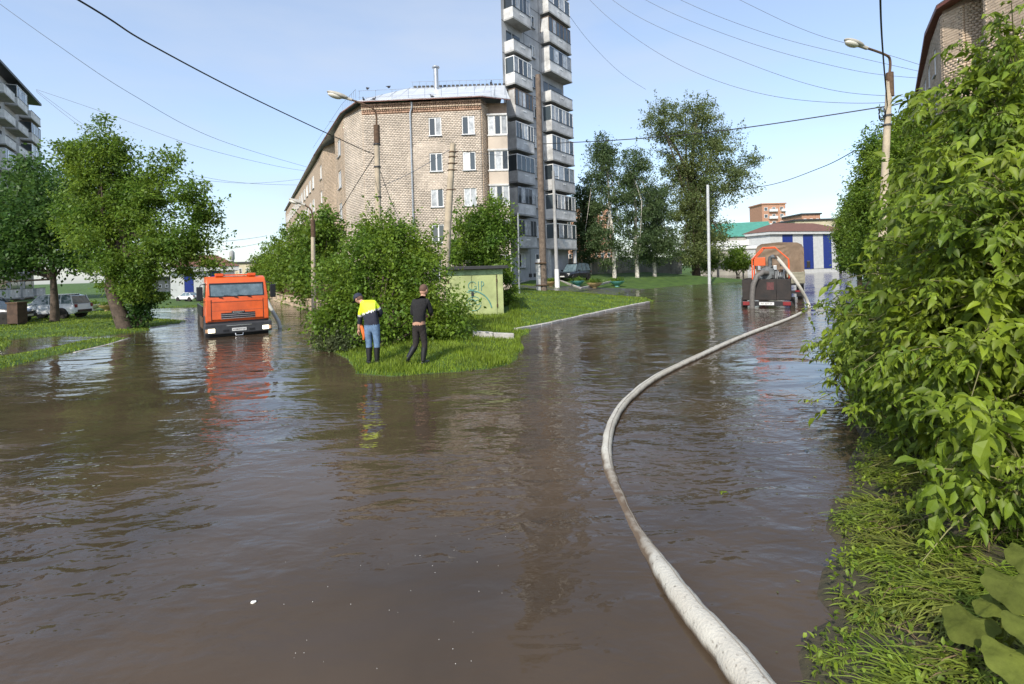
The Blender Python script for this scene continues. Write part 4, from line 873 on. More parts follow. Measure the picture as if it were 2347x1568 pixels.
V, F = blades(np.stack([qx, qy, land(qx, qy)], -1), rng.uniform(.03, .1, len(qx)), rng.uniform(.004, .009, len(qx)), rng.uniform(1.2, 2.6, len(qx)), 9, 3, dirb=np.stack([np.cos(an_), np.sin(an_), 0 * an_], -1) * 2)
tag(npmesh('dead_grass', V, F, M('dead_grass', (.17, .12, .06), .8, isl=.4)), 'dead brown grass matted on the near bank', 'grass', kind='stuff')
# burdock
bp_ = onland(2290, 1500); B = thing('burdock_plant', bp_, 'burdock with broad dull leaves at the edge of the near bank', 'plant', worldcoords=True)
def burd(c, r, ax, tilt, seed):
    rr = random.Random(seed); n_ = 54; vs = [Vector((0, -r * .15, 0))]; 
    for ring in (.5, 1.0):
        for k in range(n_):
            a = 2 * math.pi * k / n_; q = r * ring * (1 + .25 * math.cos(a) * 0 + .06 * math.sin(5 * a + seed) + .04 * math.sin(9 * a)); y = math.cos(a); notch = 1 - .55 * max(0, math.cos(a + math.pi)) ** 6
            tipf = 1 + .22 * max(0, math.cos(a)) ** 4
            vs.append(Vector((math.sin(a) * q * 1.0, y * q * notch * tipf, (-.14 * r * ring ** 2 + .07 * r * math.sin(4 * a + seed) * ring + .05 * r * abs(math.sin(4.5 * a)) * ring))))
    fs = [(0, 1 + k, 1 + (k + 1) % n_) for k in range(n_)] + [(1 + k, 1 + n_ + k, 1 + n_ + (k + 1) % n_, 1 + (k + 1) % n_) for k in range(n_)]
    m = Matrix.Rotation(ax, 3, 'Z') @ Matrix.Rotation(tilt, 3, 'X'); b2 = MB().add([m @ v + c for v in vs], fs)
    o = b2.build('leaf', m_burd, B, True); st = MB().tube([bp_, bp_.lerp(c, .6) + Vector((0, 0, .05)), c], [.012, .009, .006], 6); st.build('stalk', m_burd, o, True)
def above(u, v, dz):
    p = onland(u, v)
    for _ in range(10): p = at(u, v, hgt(p.x, p.y) + dz)
    return p
for i, (u, v, dz, r, ax, tl) in enumerate(((2222, 1425, .2, .105, 2.0, -.45), (2318, 1340, .36, .105, 2.6, -.6), (2355, 1275, .38, .085, 2.2, -.6), (2318, 1505, .2, .10, 2.5, -.45), (2272, 1385, .26, .07, 1.5, -.5), (2375, 1440, .3, .11, 3.0, -.5))):
    burd(above(u, v, dz), r, ax, tl, i)

# ------------------------------------------------------------------ poles and lamps
m_lampw = M('lamp_glass', (.62, .60, .52), .3, ns=8, na=.1); m_lampg = M('lamp_housing', (.40, .38, .33), .55, ns=6, na=.2)
def lamp_post(base, top_, arm, head, r0, r1, label, hl=.95, bands=()):
    base = Vector(base); root = thing('street_lamp', base, label, 'lamp', worldcoords=True); t = Vector(top_)
    MB().tube([base + Vector((0, 0, -.5)), base.lerp(t, .5), t], [r0, (r0 + r1) / 2, r1], 10).build('pole', m_pole, root, True)
    MB().tube([t + Vector((0, 0, -.9)), t + Vector((0, 0, .02))], r1 * 1.22, 10).build('sleeve', m_rust, root, True)
    a = [t] + [Vector(p) for p in arm]; s = []
    for i in range(len(a) - 1):
        p0, p1, p2, p3 = a[max(0, i - 1)], a[i], a[i + 1], a[min(len(a) - 1, i + 2)]
        for k in range(6):
            x = k / 6; s.append(.5 * ((2 * p1) + (-p0 + p2) * x + (2 * p0 - 5 * p1 + 4 * p2 - p3) * x * x + (-p0 + 3 * p1 - 3 * p2 + p3) * x ** 3))
    s.append(a[-1]); MB().tube(s, .045, 8).build('arm', m_rust, root, True)
    h = Vector(head); d = (h - a[-1]).normalized(); up = Vector((0, 0, 1)); sd = d.cross(up).normalized(); uu = sd.cross(d); q = Matrix((d, sd, uu)).transposed()
    c = a[-1] + d * hl * .55
    hb = MB(); hb.ell(c + uu * .03, (hl * .55, hl * .2, hl * .13), 14, 8, q); hb.build('lamp_housing', m_lampg, root, True)
    lb = MB(); lb.ell(c + d * hl * .12 - uu * .05, (hl * .36, hl * .18, hl * .14), 14, 8, q); lb.build('lamp_glass', m_lampw, root, True)
    MB().tube([a[-1] - d * .15, a[-1] + d * hl * .25], .07, 8).build('socket', m_lampg, root, True)
    for f in bands:
        p = base.lerp(t, f); MB().lathe(p, [(r1 * 1.45, -.03), (r1 * 1.45, .03)], 10).build('band', m_dark, root)
    return root
Y1 = 24.5
b1 = atY(872, 720, Y1); b1.z = gz(b1.x, b1.y)
lamp_post(b1, atY(863, 288, Y1), [atY(862, 262, Y1), atY(850, 246, Y1 - .1), atY(800, 227, Y1 - .3)], atY(752, 212, Y1 - .5), .17, .12, 'tall concrete street lamp rising out of the big maple bush', .95, (.62, .78, .9))
b2_ = onland(719, 721); b2_ = at(719, 722); b2_.z = -.2
lamp_post(b2_, atY(717, 505, b2_.y), [atY(716, 492, b2_.y), atY(710, 478, b2_.y), atY(694, 468, b2_.y)], atY(668, 459, b2_.y), .13, .10, 'slim street lamp standing in the water by the stone wall', .75)
Y3 = 19.9; b3 = atY(2012, 640, Y3); b3.z = gz(b3.x, b3.y)
lamp_post(b3, atY(2039, 168, Y3), [atY(2040, 140, Y3), atY(2030, 126, Y3 - .1), atY(1980, 108, Y3 - .3)], atY(1925, 88, Y3 - .5), .16, .11, 'concrete street lamp with cables above the right bank maples', .82, (.78, .82))
def plain_pole(name, base, topp, r0, r1, mat, label, extra=None, cat='pole'):
    base = Vector(base); root = thing(name, base, label, cat, worldcoords=True); t = Vector(topp)
    MB().tube([base + Vector((0, 0, -.5)), base.lerp(t, .5), t], [r0, (r0 + r1) / 2, r1], 12).build('shaft', mat, root, True)
    if extra: extra(root, base, t)
    return root
def bands(fs, r):
    def f(root, b, t):
        for k in fs:
            p = b.lerp(t, k); MB().tube([p - Vector((r + .02, 0, 0)), p + Vector((r + .12, 0, .02))], .03, 6).build('bracket', m_rust, root); MB().lathe(p, [(r, -.03), (r, .03)], 10).build('band', m_rust, root)
    return f
bq = atY(1014, 715, 27); bq.z = gz(bq.x, bq.y)
plain_pole('concrete_pole', bq, atY(1038, 330, 27), .25, .15, m_pole, 'leaning concrete pole with rusty bands before the brick house', bands((.72, .84, .88, .92, .95), .19))
bw = onland(1246, 668)
def stub(root, b, t):
    MB().box(b + Vector((-.32, -.1, .85)), (.28, .28, 2.3)).build('concrete_stub', m_concl, root, bevel=.02)
    for z in (.35, 1.75): MB().box(b + Vector((-.15, -.08, z)), (.72, .5, .06)).build('band', m_rust, root)
    for k in (.86, .9, .94): MB().tube([b.lerp(t, k) - Vector((.3, 0, 0)), b.lerp(t, k)], .02, 5).build('insulator_pin', m_dark, root)
plain_pole('wooden_pole', bw, atY(1233, 172, bw.y), .24, .17, m_wood, 'tall weathered wooden pole tied to a concrete stub', stub)
bc = onland(1277, 640); bc.y = min(bc.y, 46); bc = atY(1277, 640, 42); bc.z = gz(bc.x, bc.y)
def whitebase(root, b, t): MB().tube([b + Vector((0, 0, -.2)), b.lerp(t, .16)], [.21, .19], 12).build('painted_base', m_white, root, True); MB().tube([b.lerp(t, .95) - Vector((.4, 0, 0)), b.lerp(t, .95) + Vector((.4, 0, 0))], .03, 5).build('crossarm', m_dark, root)
plain_pole('concrete_pole', bc, atY(1268, 392, 42), .17, .11, m_conc, 'concrete pole with a white painted base beside the wooden pole', whitebase)
bs_ = at(1626, 651); bs_.z = -.3
plain_pole('steel_post', bs_, atY(1622, 424, bs_.y), .17, .15, M('post_paint', (.50, .53, .55), .5, ns=3, na=.15), 'straight pale steel post standing in the flooded lawn')
bt = onland(1190, 668)
plain_pole('steel_post', bt, atY(1187, 488, bt.y), .06, .05, m_steel, 'thin steel post at the kerb by the tower')

# ------------------------------------------------------------------ overhead wires
def wire(name, pts, r, label, mat=None, sag=0, cat='wire', group=None):
    P = [Vector(p) for p in pts]; s = []
    for i in range(len(P) - 1):
        p0, p1, p2, p3 = P[max(0, i - 1)], P[i], P[i + 1], P[min(len(P) - 1, i + 2)]
        for k in range(12):
            x = k / 12; q = .5 * ((2 * p1) + (-p0 + p2) * x + (2 * p0 - 5 * p1 + 4 * p2 - p3) * x * x + (-p0 + 3 * p1 - 3 * p2 + p3) * x ** 3); q.z -= sag * 4 * x * (1 - x); s.append(q)
    s.append(P[-1]); o = MB().tube(s, r, 5).build(name, mat or m_wire, None, True, off=P[0]); return tag(o, label, cat, group)
wire('power_cable', [atY(863, 350, Y1), atY(843, 348, Y1), atY(600, 235, 17), atY(350, 105, 12), atY(180, 0, 9.6), (-8.6, 4, 7.6), (-9.5, -6, 8)], .02, 'thick black cable running from the tall lamp over the flood', m_cable, cat='cable')
wire('power_cable', [atY(862, 352, Y1), atY(800, 450, 30), atY(735, 560, 36)], .02, 'black cable dropping from the tall lamp into the street trees', m_cable, cat='cable')
wire('power_cable', [atY(864, 370, Y1), atY(900, 470, 26), atY(935, 540, 27)], .014, 'thin cable dropping from the tall lamp into the bush', m_wire, cat='cable')
wire('power_cable', [atY(1036, 340, 27), atY(950, 392, 26), atY(868, 430, Y1)], .014, 'thin cable between the leaning pole and the tall lamp', m_wire, cat='cable')
wire('power_cable', [atY(1036, 345, 27), atY(1100, 352, 33), atY(1165, 358, 41.0)], .014, 'thin cable from the leaning pole to the loggias', m_wire, cat='cable')
wire('power_cable', [atY(2036, 243, Y3), atY(1690, 295, 22.5), atY(1460, 318, 26), atY(1242, 330, bw.y)], .024, 'black cable from the concrete lamp to the wooden pole', m_cable, cat='cable')
wire('power_cable', [atY(2034, 243, Y3), atY(2020, 60, 12.5), atY(2017, -260, 8)], .022, 'black cable rising steeply from the concrete lamp', m_cable, cat='cable')
wire('power_cable', [atY(2036, 245, Y3), atY(2090, 232, 23), atY(2152, 228, 31)], .02, 'black cable from the concrete lamp to the tan brick house', m_cable, cat='cable')
wire('power_cable', [atY(1623, 440, bs_.y), atY(1760, 425, 48), atY(1880, 385, 38), atY(1960, 345, 27)], .028, 'cable from the steel post into the bank maples', m_cable, cat='cable')
for i in range(3): MB
co = MB()
for i in range(4): co.tube([atY(2022 + 8 * math.cos(a * .7), 258 + i * 3 + 12 * math.sin(a * .7), Y3 - .1) for a in range(10)], .012, 5)
tag(co.build('cable_coil', m_cable, None, True, off=atY(2022, 258, Y3)), 'small coil of black cable hung on the concrete lamp pole', 'cable')
LW = [([(-20, -5, 45), (120, 95, 46), (300, 215, 50), (500, 320, 60), (735, 392, 80)], 'upper thin wire between the left tower and the brick house'),
      ([(83, 205, 70), (250, 262, 68), (450, 335, 70), (640, 382, 80), (738, 396, 88)], 'middle thin wire between the left tower and the brick house'),
      ([(83, 210, 70), (200, 300, 68), (360, 390, 70), (560, 420, 80), (738, 405, 88)], 'lower sagging wire between the left tower and the brick house'),
      ([(83, 207, 70), (300, 352, 68), (520, 415, 75), (745, 425, 88)], 'lowest sagging wire between the left tower and the brick house'),
      ([(1296, -60, 55), (1400, 45, 50), (1560, 150, 44), (1760, 218, 40), (2012, 236, 34), (2135, 205, 40)], 'lowest long wire between the panel tower and the tan house'),
      ([(1300, -90, 55), (1440, 25, 50), (1650, 120, 45), (1900, 205, 40), (2130, 222, 41)], 'second long wire between the panel tower and the tan house'),
      ([(1320, -110, 55), (1480, 0, 50), (1700, 92, 45), (1950, 160, 42), (2140, 182, 38)], 'third long wire between the panel tower and the tan house'),
      ([(1330, -120, 55), (1560, 0, 48), (1760, 78, 45), (1960, 130, 42), (2145, 172, 38)], 'fourth long wire between the panel tower and the tan house'),
      ([(1340, -180, 55), (1700, 2, 45), (1860, 75, 42), (2000, 115, 40), (2145, 160, 37)], 'highest long wire between the panel tower and the tan house'),
      ([(1290, 15, 54), (1350, 95, 60), (1420, 165, 64), (1480, 205, 68)], 'faint wire from the tower down to the poplar')]
for i, (pts, lab) in enumerate(LW): wire('overhead_wire', [atY(*p) for p in pts], .022 if i < 4 else .017, lab, group='thin overhead wires')
for i, (a, c, lab) in enumerate((((470, 556, 60), (612, 540, 75), 'upper short wire over the end of the truck street'), ((470, 577, 60), (606, 555, 75), 'lower short wire over the end of the truck street'))):
    wire('overhead_wire', [atY(*a), atY(*c)], .025, lab, sag=.15, group='thin overhead wires')

# ------------------------------------------------------------------ vehicles
m_orange = M('orange_paint', (.66, .105, .018), .42, ns=2.2, na=.2, coat=.3, bump=2, bs=.05); m_oran2 = M('orange_frame', (.75, .10, .02), .5)
m_bumper = M('grey_bumper', (.045, .047, .052), .5, ns=6, na=.25); m_black = M('black_plastic', (.014, .014, .016), .45)
m_wind = M('windscreen', (.05, .085, .10), .05, spec=.9, ns=3.5, col2=(.16, .22, .25)); m_head = M('lit_headlamp', (1, .9, .65), .1, emit=1.6); m_amber = M('indicator', (.6, .35, .2), .2)  # windscreen: lighter blotches in its colour imitate uneven reflections
m_plate = M('number_plate', (.7, .7, .68), .4); m_chrome = M('bright_trim', (.6, .6, .6), .25, .8); m_red = M('tail_lamp', (.20, .018, .022), .25); m_mudw = M('muddy_tyre', (.024, .021, .018), .9, ns=5, na=.4)
def wheel(parent, loc, r, w, mat_rim=None, axis='X'):
    rot = Matrix.Rotation(R(90), 3, 'Y'); t = MB()
    t.lathe((0, 0, 0), [(r * .6, -w / 2), (r * .93, -w / 2), (r, -w * .36), (r, w * .36), (r * .93, w / 2), (r * .6, w / 2)], 24, rot); o = t.build('wheel', m_mudw, parent, True); o.location = loc
    q = MB(); q.lathe((0, 0, 0), [(r * .2, -w * .42), (r * .6, -w * .46), (r * .6, w * .46), (r * .2, w * .42)], 20, rot); q.build('rim', mat_rim or m_steel, o, True)
    h = MB(); h.lathe((0, 0, 0), [(r * .18, -w * .5), (r * .18, w * .5)], 10, rot); h.build('hub', m_dark, o, True); return o
def ybox(x0, x1, y0, y1, z0, z1): return ((x0 + x1) / 2, (y0 + y1) / 2, (z0 + z1) / 2), (x1 - x0, y1 - y0, z1 - z0)
kp = at(540, 763); K = thing('tipper_truck', (kp.x, kp.y, -.27), 'orange truck with lit headlamps driving through the flood', 'truck', rz=R(34), scale=.9)
prof = [(-1.20, .88), (-1.23, 1.2), (-1.18, 1.86), (-.98, 2.48), (-.84, 2.66), (-.6, 2.74), (.55, 2.74), (.62, 2.6), (.62, .88)]
cb_ = MB(); n_ = len(prof)
hw = lambda z: 1.15 - .07 * max(0, (z - 1.86)) / .9
vs_ = [(-hw(z), y, z) for y, z in prof] + [(hw(z), y, z) for y, z in prof]
cb_.add(vs_, [tuple(range(n_)), tuple(range(2 * n_ - 1, n_ - 1, -1))] + [(i, n_ + i, n_ + (i + 1) % n_, (i + 1) % n_) for i in range(n_)])
cab = cb_.build('cab', m_orange, K, True, bevel=.055, seg=3)
def rake(z): return -1.18 + (z - 1.86) / .62 * .2 if z > 1.86 else -1.23 + (z - 1.2) / .66 * .05
def front_panel(name, x0, x1, z0, z1, out, mat, par, th=.02, bevel=.006):
    n0, n1 = rake(z0) - out, rake(z1) - out
    b2 = MB(); b2.add([(x0, n0, z0), (x1, n0, z0), (x1, n1, z1), (x0, n1, z1), (x0, n0 + th, z0), (x1, n0 + th, z0), (x1, n1 + th, z1), (x0, n1 + th, z1)], [(0, 1, 2, 3), (7, 6, 5, 4), (0, 4, 5, 1), (2, 6, 7, 3), (1, 5, 6, 2), (0, 3, 7, 4)])
    return b2.build(name, mat, par, bevel=bevel)
front_panel('windscreen_seal', -1.0, 1.0, 1.90, 2.47, .006, m_black, K)
ws = front_panel('windscreen', -.95, .95, 1.935, 2.435, .014, m_wind, K)
front_panel('sun_strip', -.95, .95, 2.40, 2.435, .02, m_black, ws, bevel=0)
fp_ = front_panel('front_panel', -.93, .93, 1.0, 1.76, .018, m_orange, K, .03, .012)
front_panel('corner_panel', -1.12, -.96, .95, 1.8, .012, m_orange, K, .03, .01); front_panel('corner_panel', .96, 1.12, .95, 1.8, .012, m_orange, K, .03, .01)
front_panel('panel_gap', -.955, -.935, .95, 1.8, .010, m_black, K, .012, 0); front_panel('panel_gap', .935, .955, .95, 1.8, .010, m_black, K, .012, 0)
front_panel('panel_line', -.93, .93, 1.69, 1.705, .022, m_black, fp_, .006, 0); front_panel('panel_line', -.93, .93, 1.345, 1.355, .022, m_redt, fp_, .006, 0)
for z in (1.04, 1.12, 1.2): 
    s_ = front_panel('grille_slot', -.62, .62, z, z + .055, .026, m_black, fp_, .02, 0); front_panel('slot_trim', -.62, .62, z - .018, z - .004, .032, m_chrome, s_, .015, 0)
front_panel('emblem_plate', -.24, .24, 1.22, 1.31, .03, m_black, fp_, .02, 0)
text_mesh('КАМАЗ', .115, m_chrome, fp_, (0, -1.27, 1.262), (R(90), 0, 0), bold=.004)
for x in (-.55, 0, .5): MB().tube([(x - .12, rake(1.93) - .03, 1.88), (x, rake(1.95) - .045, 1.86), (x + .02, rake(1.95) - .045, 1.83)], .014, 5).build('wiper', m_black, K)
for x in (-.55, 0, .5): MB().tube([(x, rake(1.95) - .04, 1.9), (x - .5, rake(1.98) - .035, 1.965)], .011, 5).build('wiper', m_black, K)
dr = MB(); dr.ell((-.5, -.45, 2.12), (.14, .13, .17), 10, 7); dr.ell((-.5, -.4, 1.85), (.26, .18, .22), 10, 7)
mi = MB(); mi.box(*ybox(-1.44, -1.22, -1.12, -1.02, 1.78, 2.34)); mi.build('mirror', m_black, K, bevel=.03)
mi = MB(); mi.box(*ybox(1.24, 1.46, -1.12, -1.02, 1.8, 2.36)); mi.build('mirror', m_black, K, bevel=.03)
for s in (-1, 1): MB().tube([(s * 1.1, -1.0, 2.45), (s * 1.3, -1.08, 2.42), (s * 1.33, -1.07, 2.3)], .018, 6).build('mirror_arm', m_black, K); MB().tube([(s * 1.12, -1.08, 1.75), (s * 1.3, -1.08, 1.72), (s * 1.33, -1.07, 1.85)], .018, 6).build('mirror_arm', m_black, K)
for x0, x1 in ((-.75, -.45), (.45, .75)): MB().box(*ybox(x0, x1, -.75, -.5, 2.74, 2.86)).build('beacon', m_oran2, K, bevel=.02)
MB().box(*ybox(-.45, .45, -.7, -.55, 2.76, 2.82)).build('light_bar', m_oran2, K, bevel=.01)
bu = MB().box(*ybox(-1.22, 1.22, -1.45, -1.1, .42, .84)).build('bumper', m_bumper, K, bevel=.05)
MB().box(*ybox(-1.1, 1.1, -1.2, -1.0, .82, .96)).build('step_recess', m_black, K)
for s in (-1, 1):
    MB().box(*ybox(*sorted((s * .86, s * 1.1)), -1.475, -1.42, .5, .66)).build('headlamp', m_head, bu, bevel=.012)
    MB().box(*ybox(*sorted((s * 1.11, s * 1.19)), -1.468, -1.42, .51, .65)).build('indicator', m_amber, bu, bevel=.008)
    MB().box(*ybox(*sorted((s * .36, s * .58)), -1.458, -1.43, .5, .6)).build('bumper_step', m_black, bu, bevel=.01)
MB().box(*ybox(-.26, .26, -1.47, -1.445, .52, .64)).build('number_plate', m_plate, bu)
text_mesh('К 558 СТ 124', .075, m_black, bu, (0, -1.474, .58), (R(90), 0, 0))
MB().box(*ybox(-.45, .45, -1.462, -1.44, .73, .76)).build('bumper_slot', m_chrome, bu)
MB().tube([(-.14, -1.42, .42), (-.12, -1.46, .34), (.12, -1.46, .34), (.14, -1.42, .42)], .022, 6).build('tow_hook', m_chrome, K)
MB().box(*ybox(-1.15, 1.15, -1.0, .5, .3, .87)).build('underbody', m_black, K)
for s in (-1, 1):
    wheel(K, (s * 1.02, -.35, .5), .5, .3); wheel(K, (s * 1.02, 3.2, .5), .5, .32); wheel(K, (s * 1.02, 4.45, .5), .5, .32)
    fe_ = MB(); fe_.tube([(s * 1.13, -.35 + .62 * math.cos(a), .5 + .62 * math.sin(a)) for a in np.linspace(-.1, math.pi + .1, 12)], .05, 6); fe_.build('mudguard', m_bumper, K, True)
    MB().box(*ybox(*sorted((s * .86, s * 1.2)), .9, 2.3, .5, 1.0)).build('fuel_tank', m_rust if s < 0 else m_bumper, K, bevel=.06)
    gl = MB(); gl.add([(s * 1.156, -.95, 1.9), (s * 1.156, .2, 1.9), (s * 1.115, .15, 2.5), (s * 1.115, -.78, 2.5)], [(0, 1, 2, 3)]); gl.build('side_window', m_wind, K)
    MB().box(*ybox(*sorted((s * 1.155, s * 1.18)), -.0, .12, 1.65, 1.69)).build('door_handle', m_black, K)
for x in (-.42, .42): MB().box(*ybox(x - .06, x + .06, .3, 5.3, .75, .98)).build('chassis_rail', m_black, K)
bd = MB(); bd.box(*ybox(-1.12, 1.12, .95, 5.2, 1.0, 1.14)).build('flatbed', m_rust, K); 
for s in (-1, 1): MB().box(*ybox(*sorted((s * 1.12, s * 1.17)), .95, 5.2, 1.0, 1.45)).build('sideboard', m_black, K)
MB().box(*ybox(-1.1, 1.1, .9, .95, 1.15, 1.9)).build('headboard', m_bumper, K)
hA = [atY(612, 690, kp.y + 1.3), atY(622, 705, kp.y + 1.1), at(640, 733, .1)]
# pale hose beside the orange truck
hp = [atY(606, 675, kp.y + 2.6), atY(618, 702, kp.y + 2.2), atY(630, 722, kp.y + 2.0), atY(639, 738, kp.y + 1.6)]; hp.append(Vector((hp[-1].x + .12, hp[-1].y - .1, -.15)))
m_hose = M('canvas_hose', (.42, .42, .37), .7, ns=5, na=.22, bump=30, bs=.35)
tag(MB().tube(hp, .075, 10).build('discharge_hose', m_hose, None, True, off=hp[0]), 'pale hose dropping into the water beside the orange truck', 'hose')
# --- pump trailer
tp_ = at(1757, 706); ta = R(-29)
T_ = thing('pump_trailer', (tp_.x, tp_.y, 0), 'dark steel trailer carrying an orange framed pump', 'trailer', rz=ta)
m_rusty = M('dark_rusty_steel', (.012, .011, .011), .7, ns=2.2, col2=(.034, .024, .02), bump=12, bs=.3); m_pump = M('pump_grey', (.12, .13, .135), .5, .3, ns=6, na=.5)
MB().box(*ybox(-1.02, .42, 0, .05, .38, 1.34)).build('tail_board', m_rusty, T_, bevel=.012); MB().box(*ybox(.43, 1.02, 0.0, .05, .38, 1.34)).build('tail_board', m_rusty, T_, bevel=.012)
for s in (-1, 1): MB().box(*ybox(*sorted((s * .97, s * 1.02)), .055, 2.7, .38, 1.34)).build('side_board', m_rusty, T_, bevel=.01)
MB().box(*ybox(-.96, .96, 2.65, 2.7, .38, 1.34)).build('front_board', m_rusty, T_); MB().box(*ybox(-.96, .96, .06, 2.64, .36, .44)).build('floor', m_black, T_)
MB().box(*ybox(-1.05, 1.05, -.06, .0, .10, .32)).build('rear_beam', m_black, T_, bevel=.01)
MB().box(*ybox(-.3, .32, -.085, -.062, .14, .27)).build('number_plate', m_plate, T_); text_mesh('АК 3077 24', .095, m_black, T_, (.01, -.091, .205), (R(90), 0, 0))
for x0, x1 in ((-1.0, -.62), (.68, 1.0)): MB().box(*ybox(x0, x1, -.1, -.062, .13, .3)).build('tail_lamp', m_red, T_, bevel=.01)
MB().box(*ybox(.03, .33, -.012, -.002, .85, 1.2)).build('red_sign', M('faded_red', (.10, .03, .03), .6, ns=8, na=.4), T_)
for s in (-1, 1): wheel(T_, (s * 1.06, 1.5, .02), .42, .22)
for s in (-1, 1): MB().tube([(s * .3, 2.7, .35), (0, 4.2, .35)], .05, 6).build('drawbar', m_black, T_)
for k, off in enumerate((.35, 1.7)):
    F_ = [(-.58, off, 1.2), (-.58, off, 2.28), (-.1, off, 2.82), (.40, off, 2.82), (.63, off, 2.58), (.95, off, 2.25), (.95, off, 1.2)]
    MB().tube(F_, .032, 6).build('pump_frame', m_oran2, T_)
for x, z in ((-.58, 2.28), (-.1, 2.82), (.40, 2.82), (.95, 2.25)): MB().tube([(x, .35, z), (x, 1.7, z)], .03, 6).build('frame_bar', m_oran2, T_)
MB().box(*ybox(-.5, -.02, .4, .75, 1.98, 2.36)).build('control_box', m_oran2, T_, bevel=.015)
MB().box(*ybox(-.1, .85, .7, 1.6, .5, 1.75)).build('engine', m_dark, T_, bevel=.05)
for i in range(7): MB().box(*ybox(.3 + i * .07, .33 + i * .07, .62, .7, 1.35, 1.7)).build('cooling_fin', m_steel, T_)
vb = MB(); vb.lathe((0.05, .55, 1.62), [(.1, -.22), (.3, -.2), (.34, 0), (.3, .2), (.1, .22)], 18, Matrix.Rotation(R(90), 3, 'X')); vb.build('pump_volute', m_pump, T_, True)
MB().lathe((.18, .5, 1.9), [(.14, 0), (.14, .06), (.09, .06), (.09, .32)], 14).build('outlet_pipe', m_pump, T_, True)
MB().tube([(.18, .5, 2.2), (.2, .48, 2.34), (.3, .45, 2.4), (.46, .4, 2.34)], .095, 10).build('outlet_elbow', m_pump, T_, True)
MB().lathe((.46, .4, 2.34), [(.15, -.03), (.15, .03)], 12, Matrix.Rotation(R(60), 3, 'Y')).build('coupling', m_rust, T_)
MB().tube([(.05, .33, 1.62), (-.12, .0, 1.66), (-.36, -.14, 1.5), (-.52, -.2, 1.1), (-.58, -.22, .6), (-.6, -.24, -.2)], .115, 12).build('suction_hose', M('ribbed_hose', (.13, .12, .11), .6, ns=12, na=.25), T_, True)
jr = random.Random(5)
for i in range(16):
    x, y, z = jr.uniform(-.45, .85), jr.uniform(.4, .7), jr.uniform(1.3, 2.0); MB().box((x, y, z), (jr.uniform(.06, .2), jr.uniform(.06, .15), jr.uniform(.06, .22)), rz=jr.uniform(0, 1)).build('engine_part', jr.choice([m_dark, m_pump, m_rust, m_steel]), T_, bevel=.01)
for i in range(6):
    x = jr.uniform(-.4, .8); MB().tube([(x, .45, 1.3), (x + jr.uniform(-.2, .2), .4, 1.65), (x + jr.uniform(-.3, .3), .5, 1.95)], .018, 6).build('engine_pipe', jr.choice([m_dark, m_rust, m_steel]), T_, True)
# --- canvas-topped truck ahead of the trailer
tq = atY(1789, 680, 29.2)
Q = thing('canvas_truck', (tq.x, tq.y, 0), 'army style truck with a brown canvas top towing the trailer', 'truck', rz=ta)
m_canv = M('brown_canvas', (.185, .13, .088), .85, ns=1.5, na=.25, bump=5, bs=.6); m_khaki = M('khaki_paint', (.25, .235, .17), .6, ns=4, na=.2)
pr = [(-1.22, 1.56), (-1.22, 2.85), (-1.12, 3.08), (-.9, 3.2), (0, 3.26), (.9, 3.2), (1.12, 3.08), (1.22, 2.85), (1.22, 1.56)]
NX, NZ = 28, 20; V_, F_ = [], []
def topz(x): return float(np.interp(x, [p[0] for p in pr[1:-1]], [p[1] for p in pr[1:-1]]))
for j in range(NZ + 1):
    for i in range(NX + 1):
        x = -1.22 + 2.44 * i / NX; z = 1.56 + (topz(x) - 1.56) * j / NZ
        a = math.atan2(3.15 - z, 1.0 - x); rr = math.hypot(3.15 - z, 1.0 - x); y = .035 * math.sin(a * 22) * min(1, rr) + .03 * math.sin(x * 9) * max(0, (2.2 - z)); V_.append((x, y, z))
for j in range(NZ):
    for i in range(NX): a = j * (NX + 1) + i; F_.append((a, a + 1, a + NX + 2, a + NX + 1))
cv = MB().add(V_, F_).build('canvas_flap', m_canv, Q, True)
cp_ = MB(); ys = [.02] + [0.35 + i * .45 for i in range(8)] ; n_ = len(pr)
for k, y in enumerate(ys): cp_.v += [(x * (1 - .012 * (k % 2)), y, 1.56 + (z - 1.56) * (1 - .014 * (k % 2))) for x, z in pr]
for k in range(len(ys) - 1):
    for i in range(n_ - 1): a = k * n_ + i; cp_.f.append((a, a + 1, a + n_ + 1, a + n_))
cp_.f.append(tuple((len(ys) - 1) * n_ + i for i in range(n_))); cp_.build('canvas_top', m_canv, Q, True)
MB().box(*ybox(-1.2, 1.2, -.04, .02, .9, 1.55)).build('tailgate', m_khaki, Q, bevel=.01)
for z in (1.05, 1.25, 1.45): MB().box(*ybox(-1.18, 1.18, -.06, -.042, z, z + .05)).build('tailgate_rib', m_khaki, Q)
for s in (-1, 1): MB().box(*ybox(*sorted((s * 1.2, s * 1.24)), .03, 3.6, .9, 1.55)).build('sideboard', m_khaki, Q)
MB().box(*ybox(-1.18, 1.18, .03, 3.55, .8, .9)).build('bed_floor', m_black, Q)
for x in (-.4, .4): MB().box(*ybox(x - .06, x + .06, .0, 6.0, .5, .78)).build('chassis_rail', m_black, Q)
MB().box(*ybox(-1.1, 1.1, -.02, .08, .32, .5)).build('rear_beam', m_black, Q)
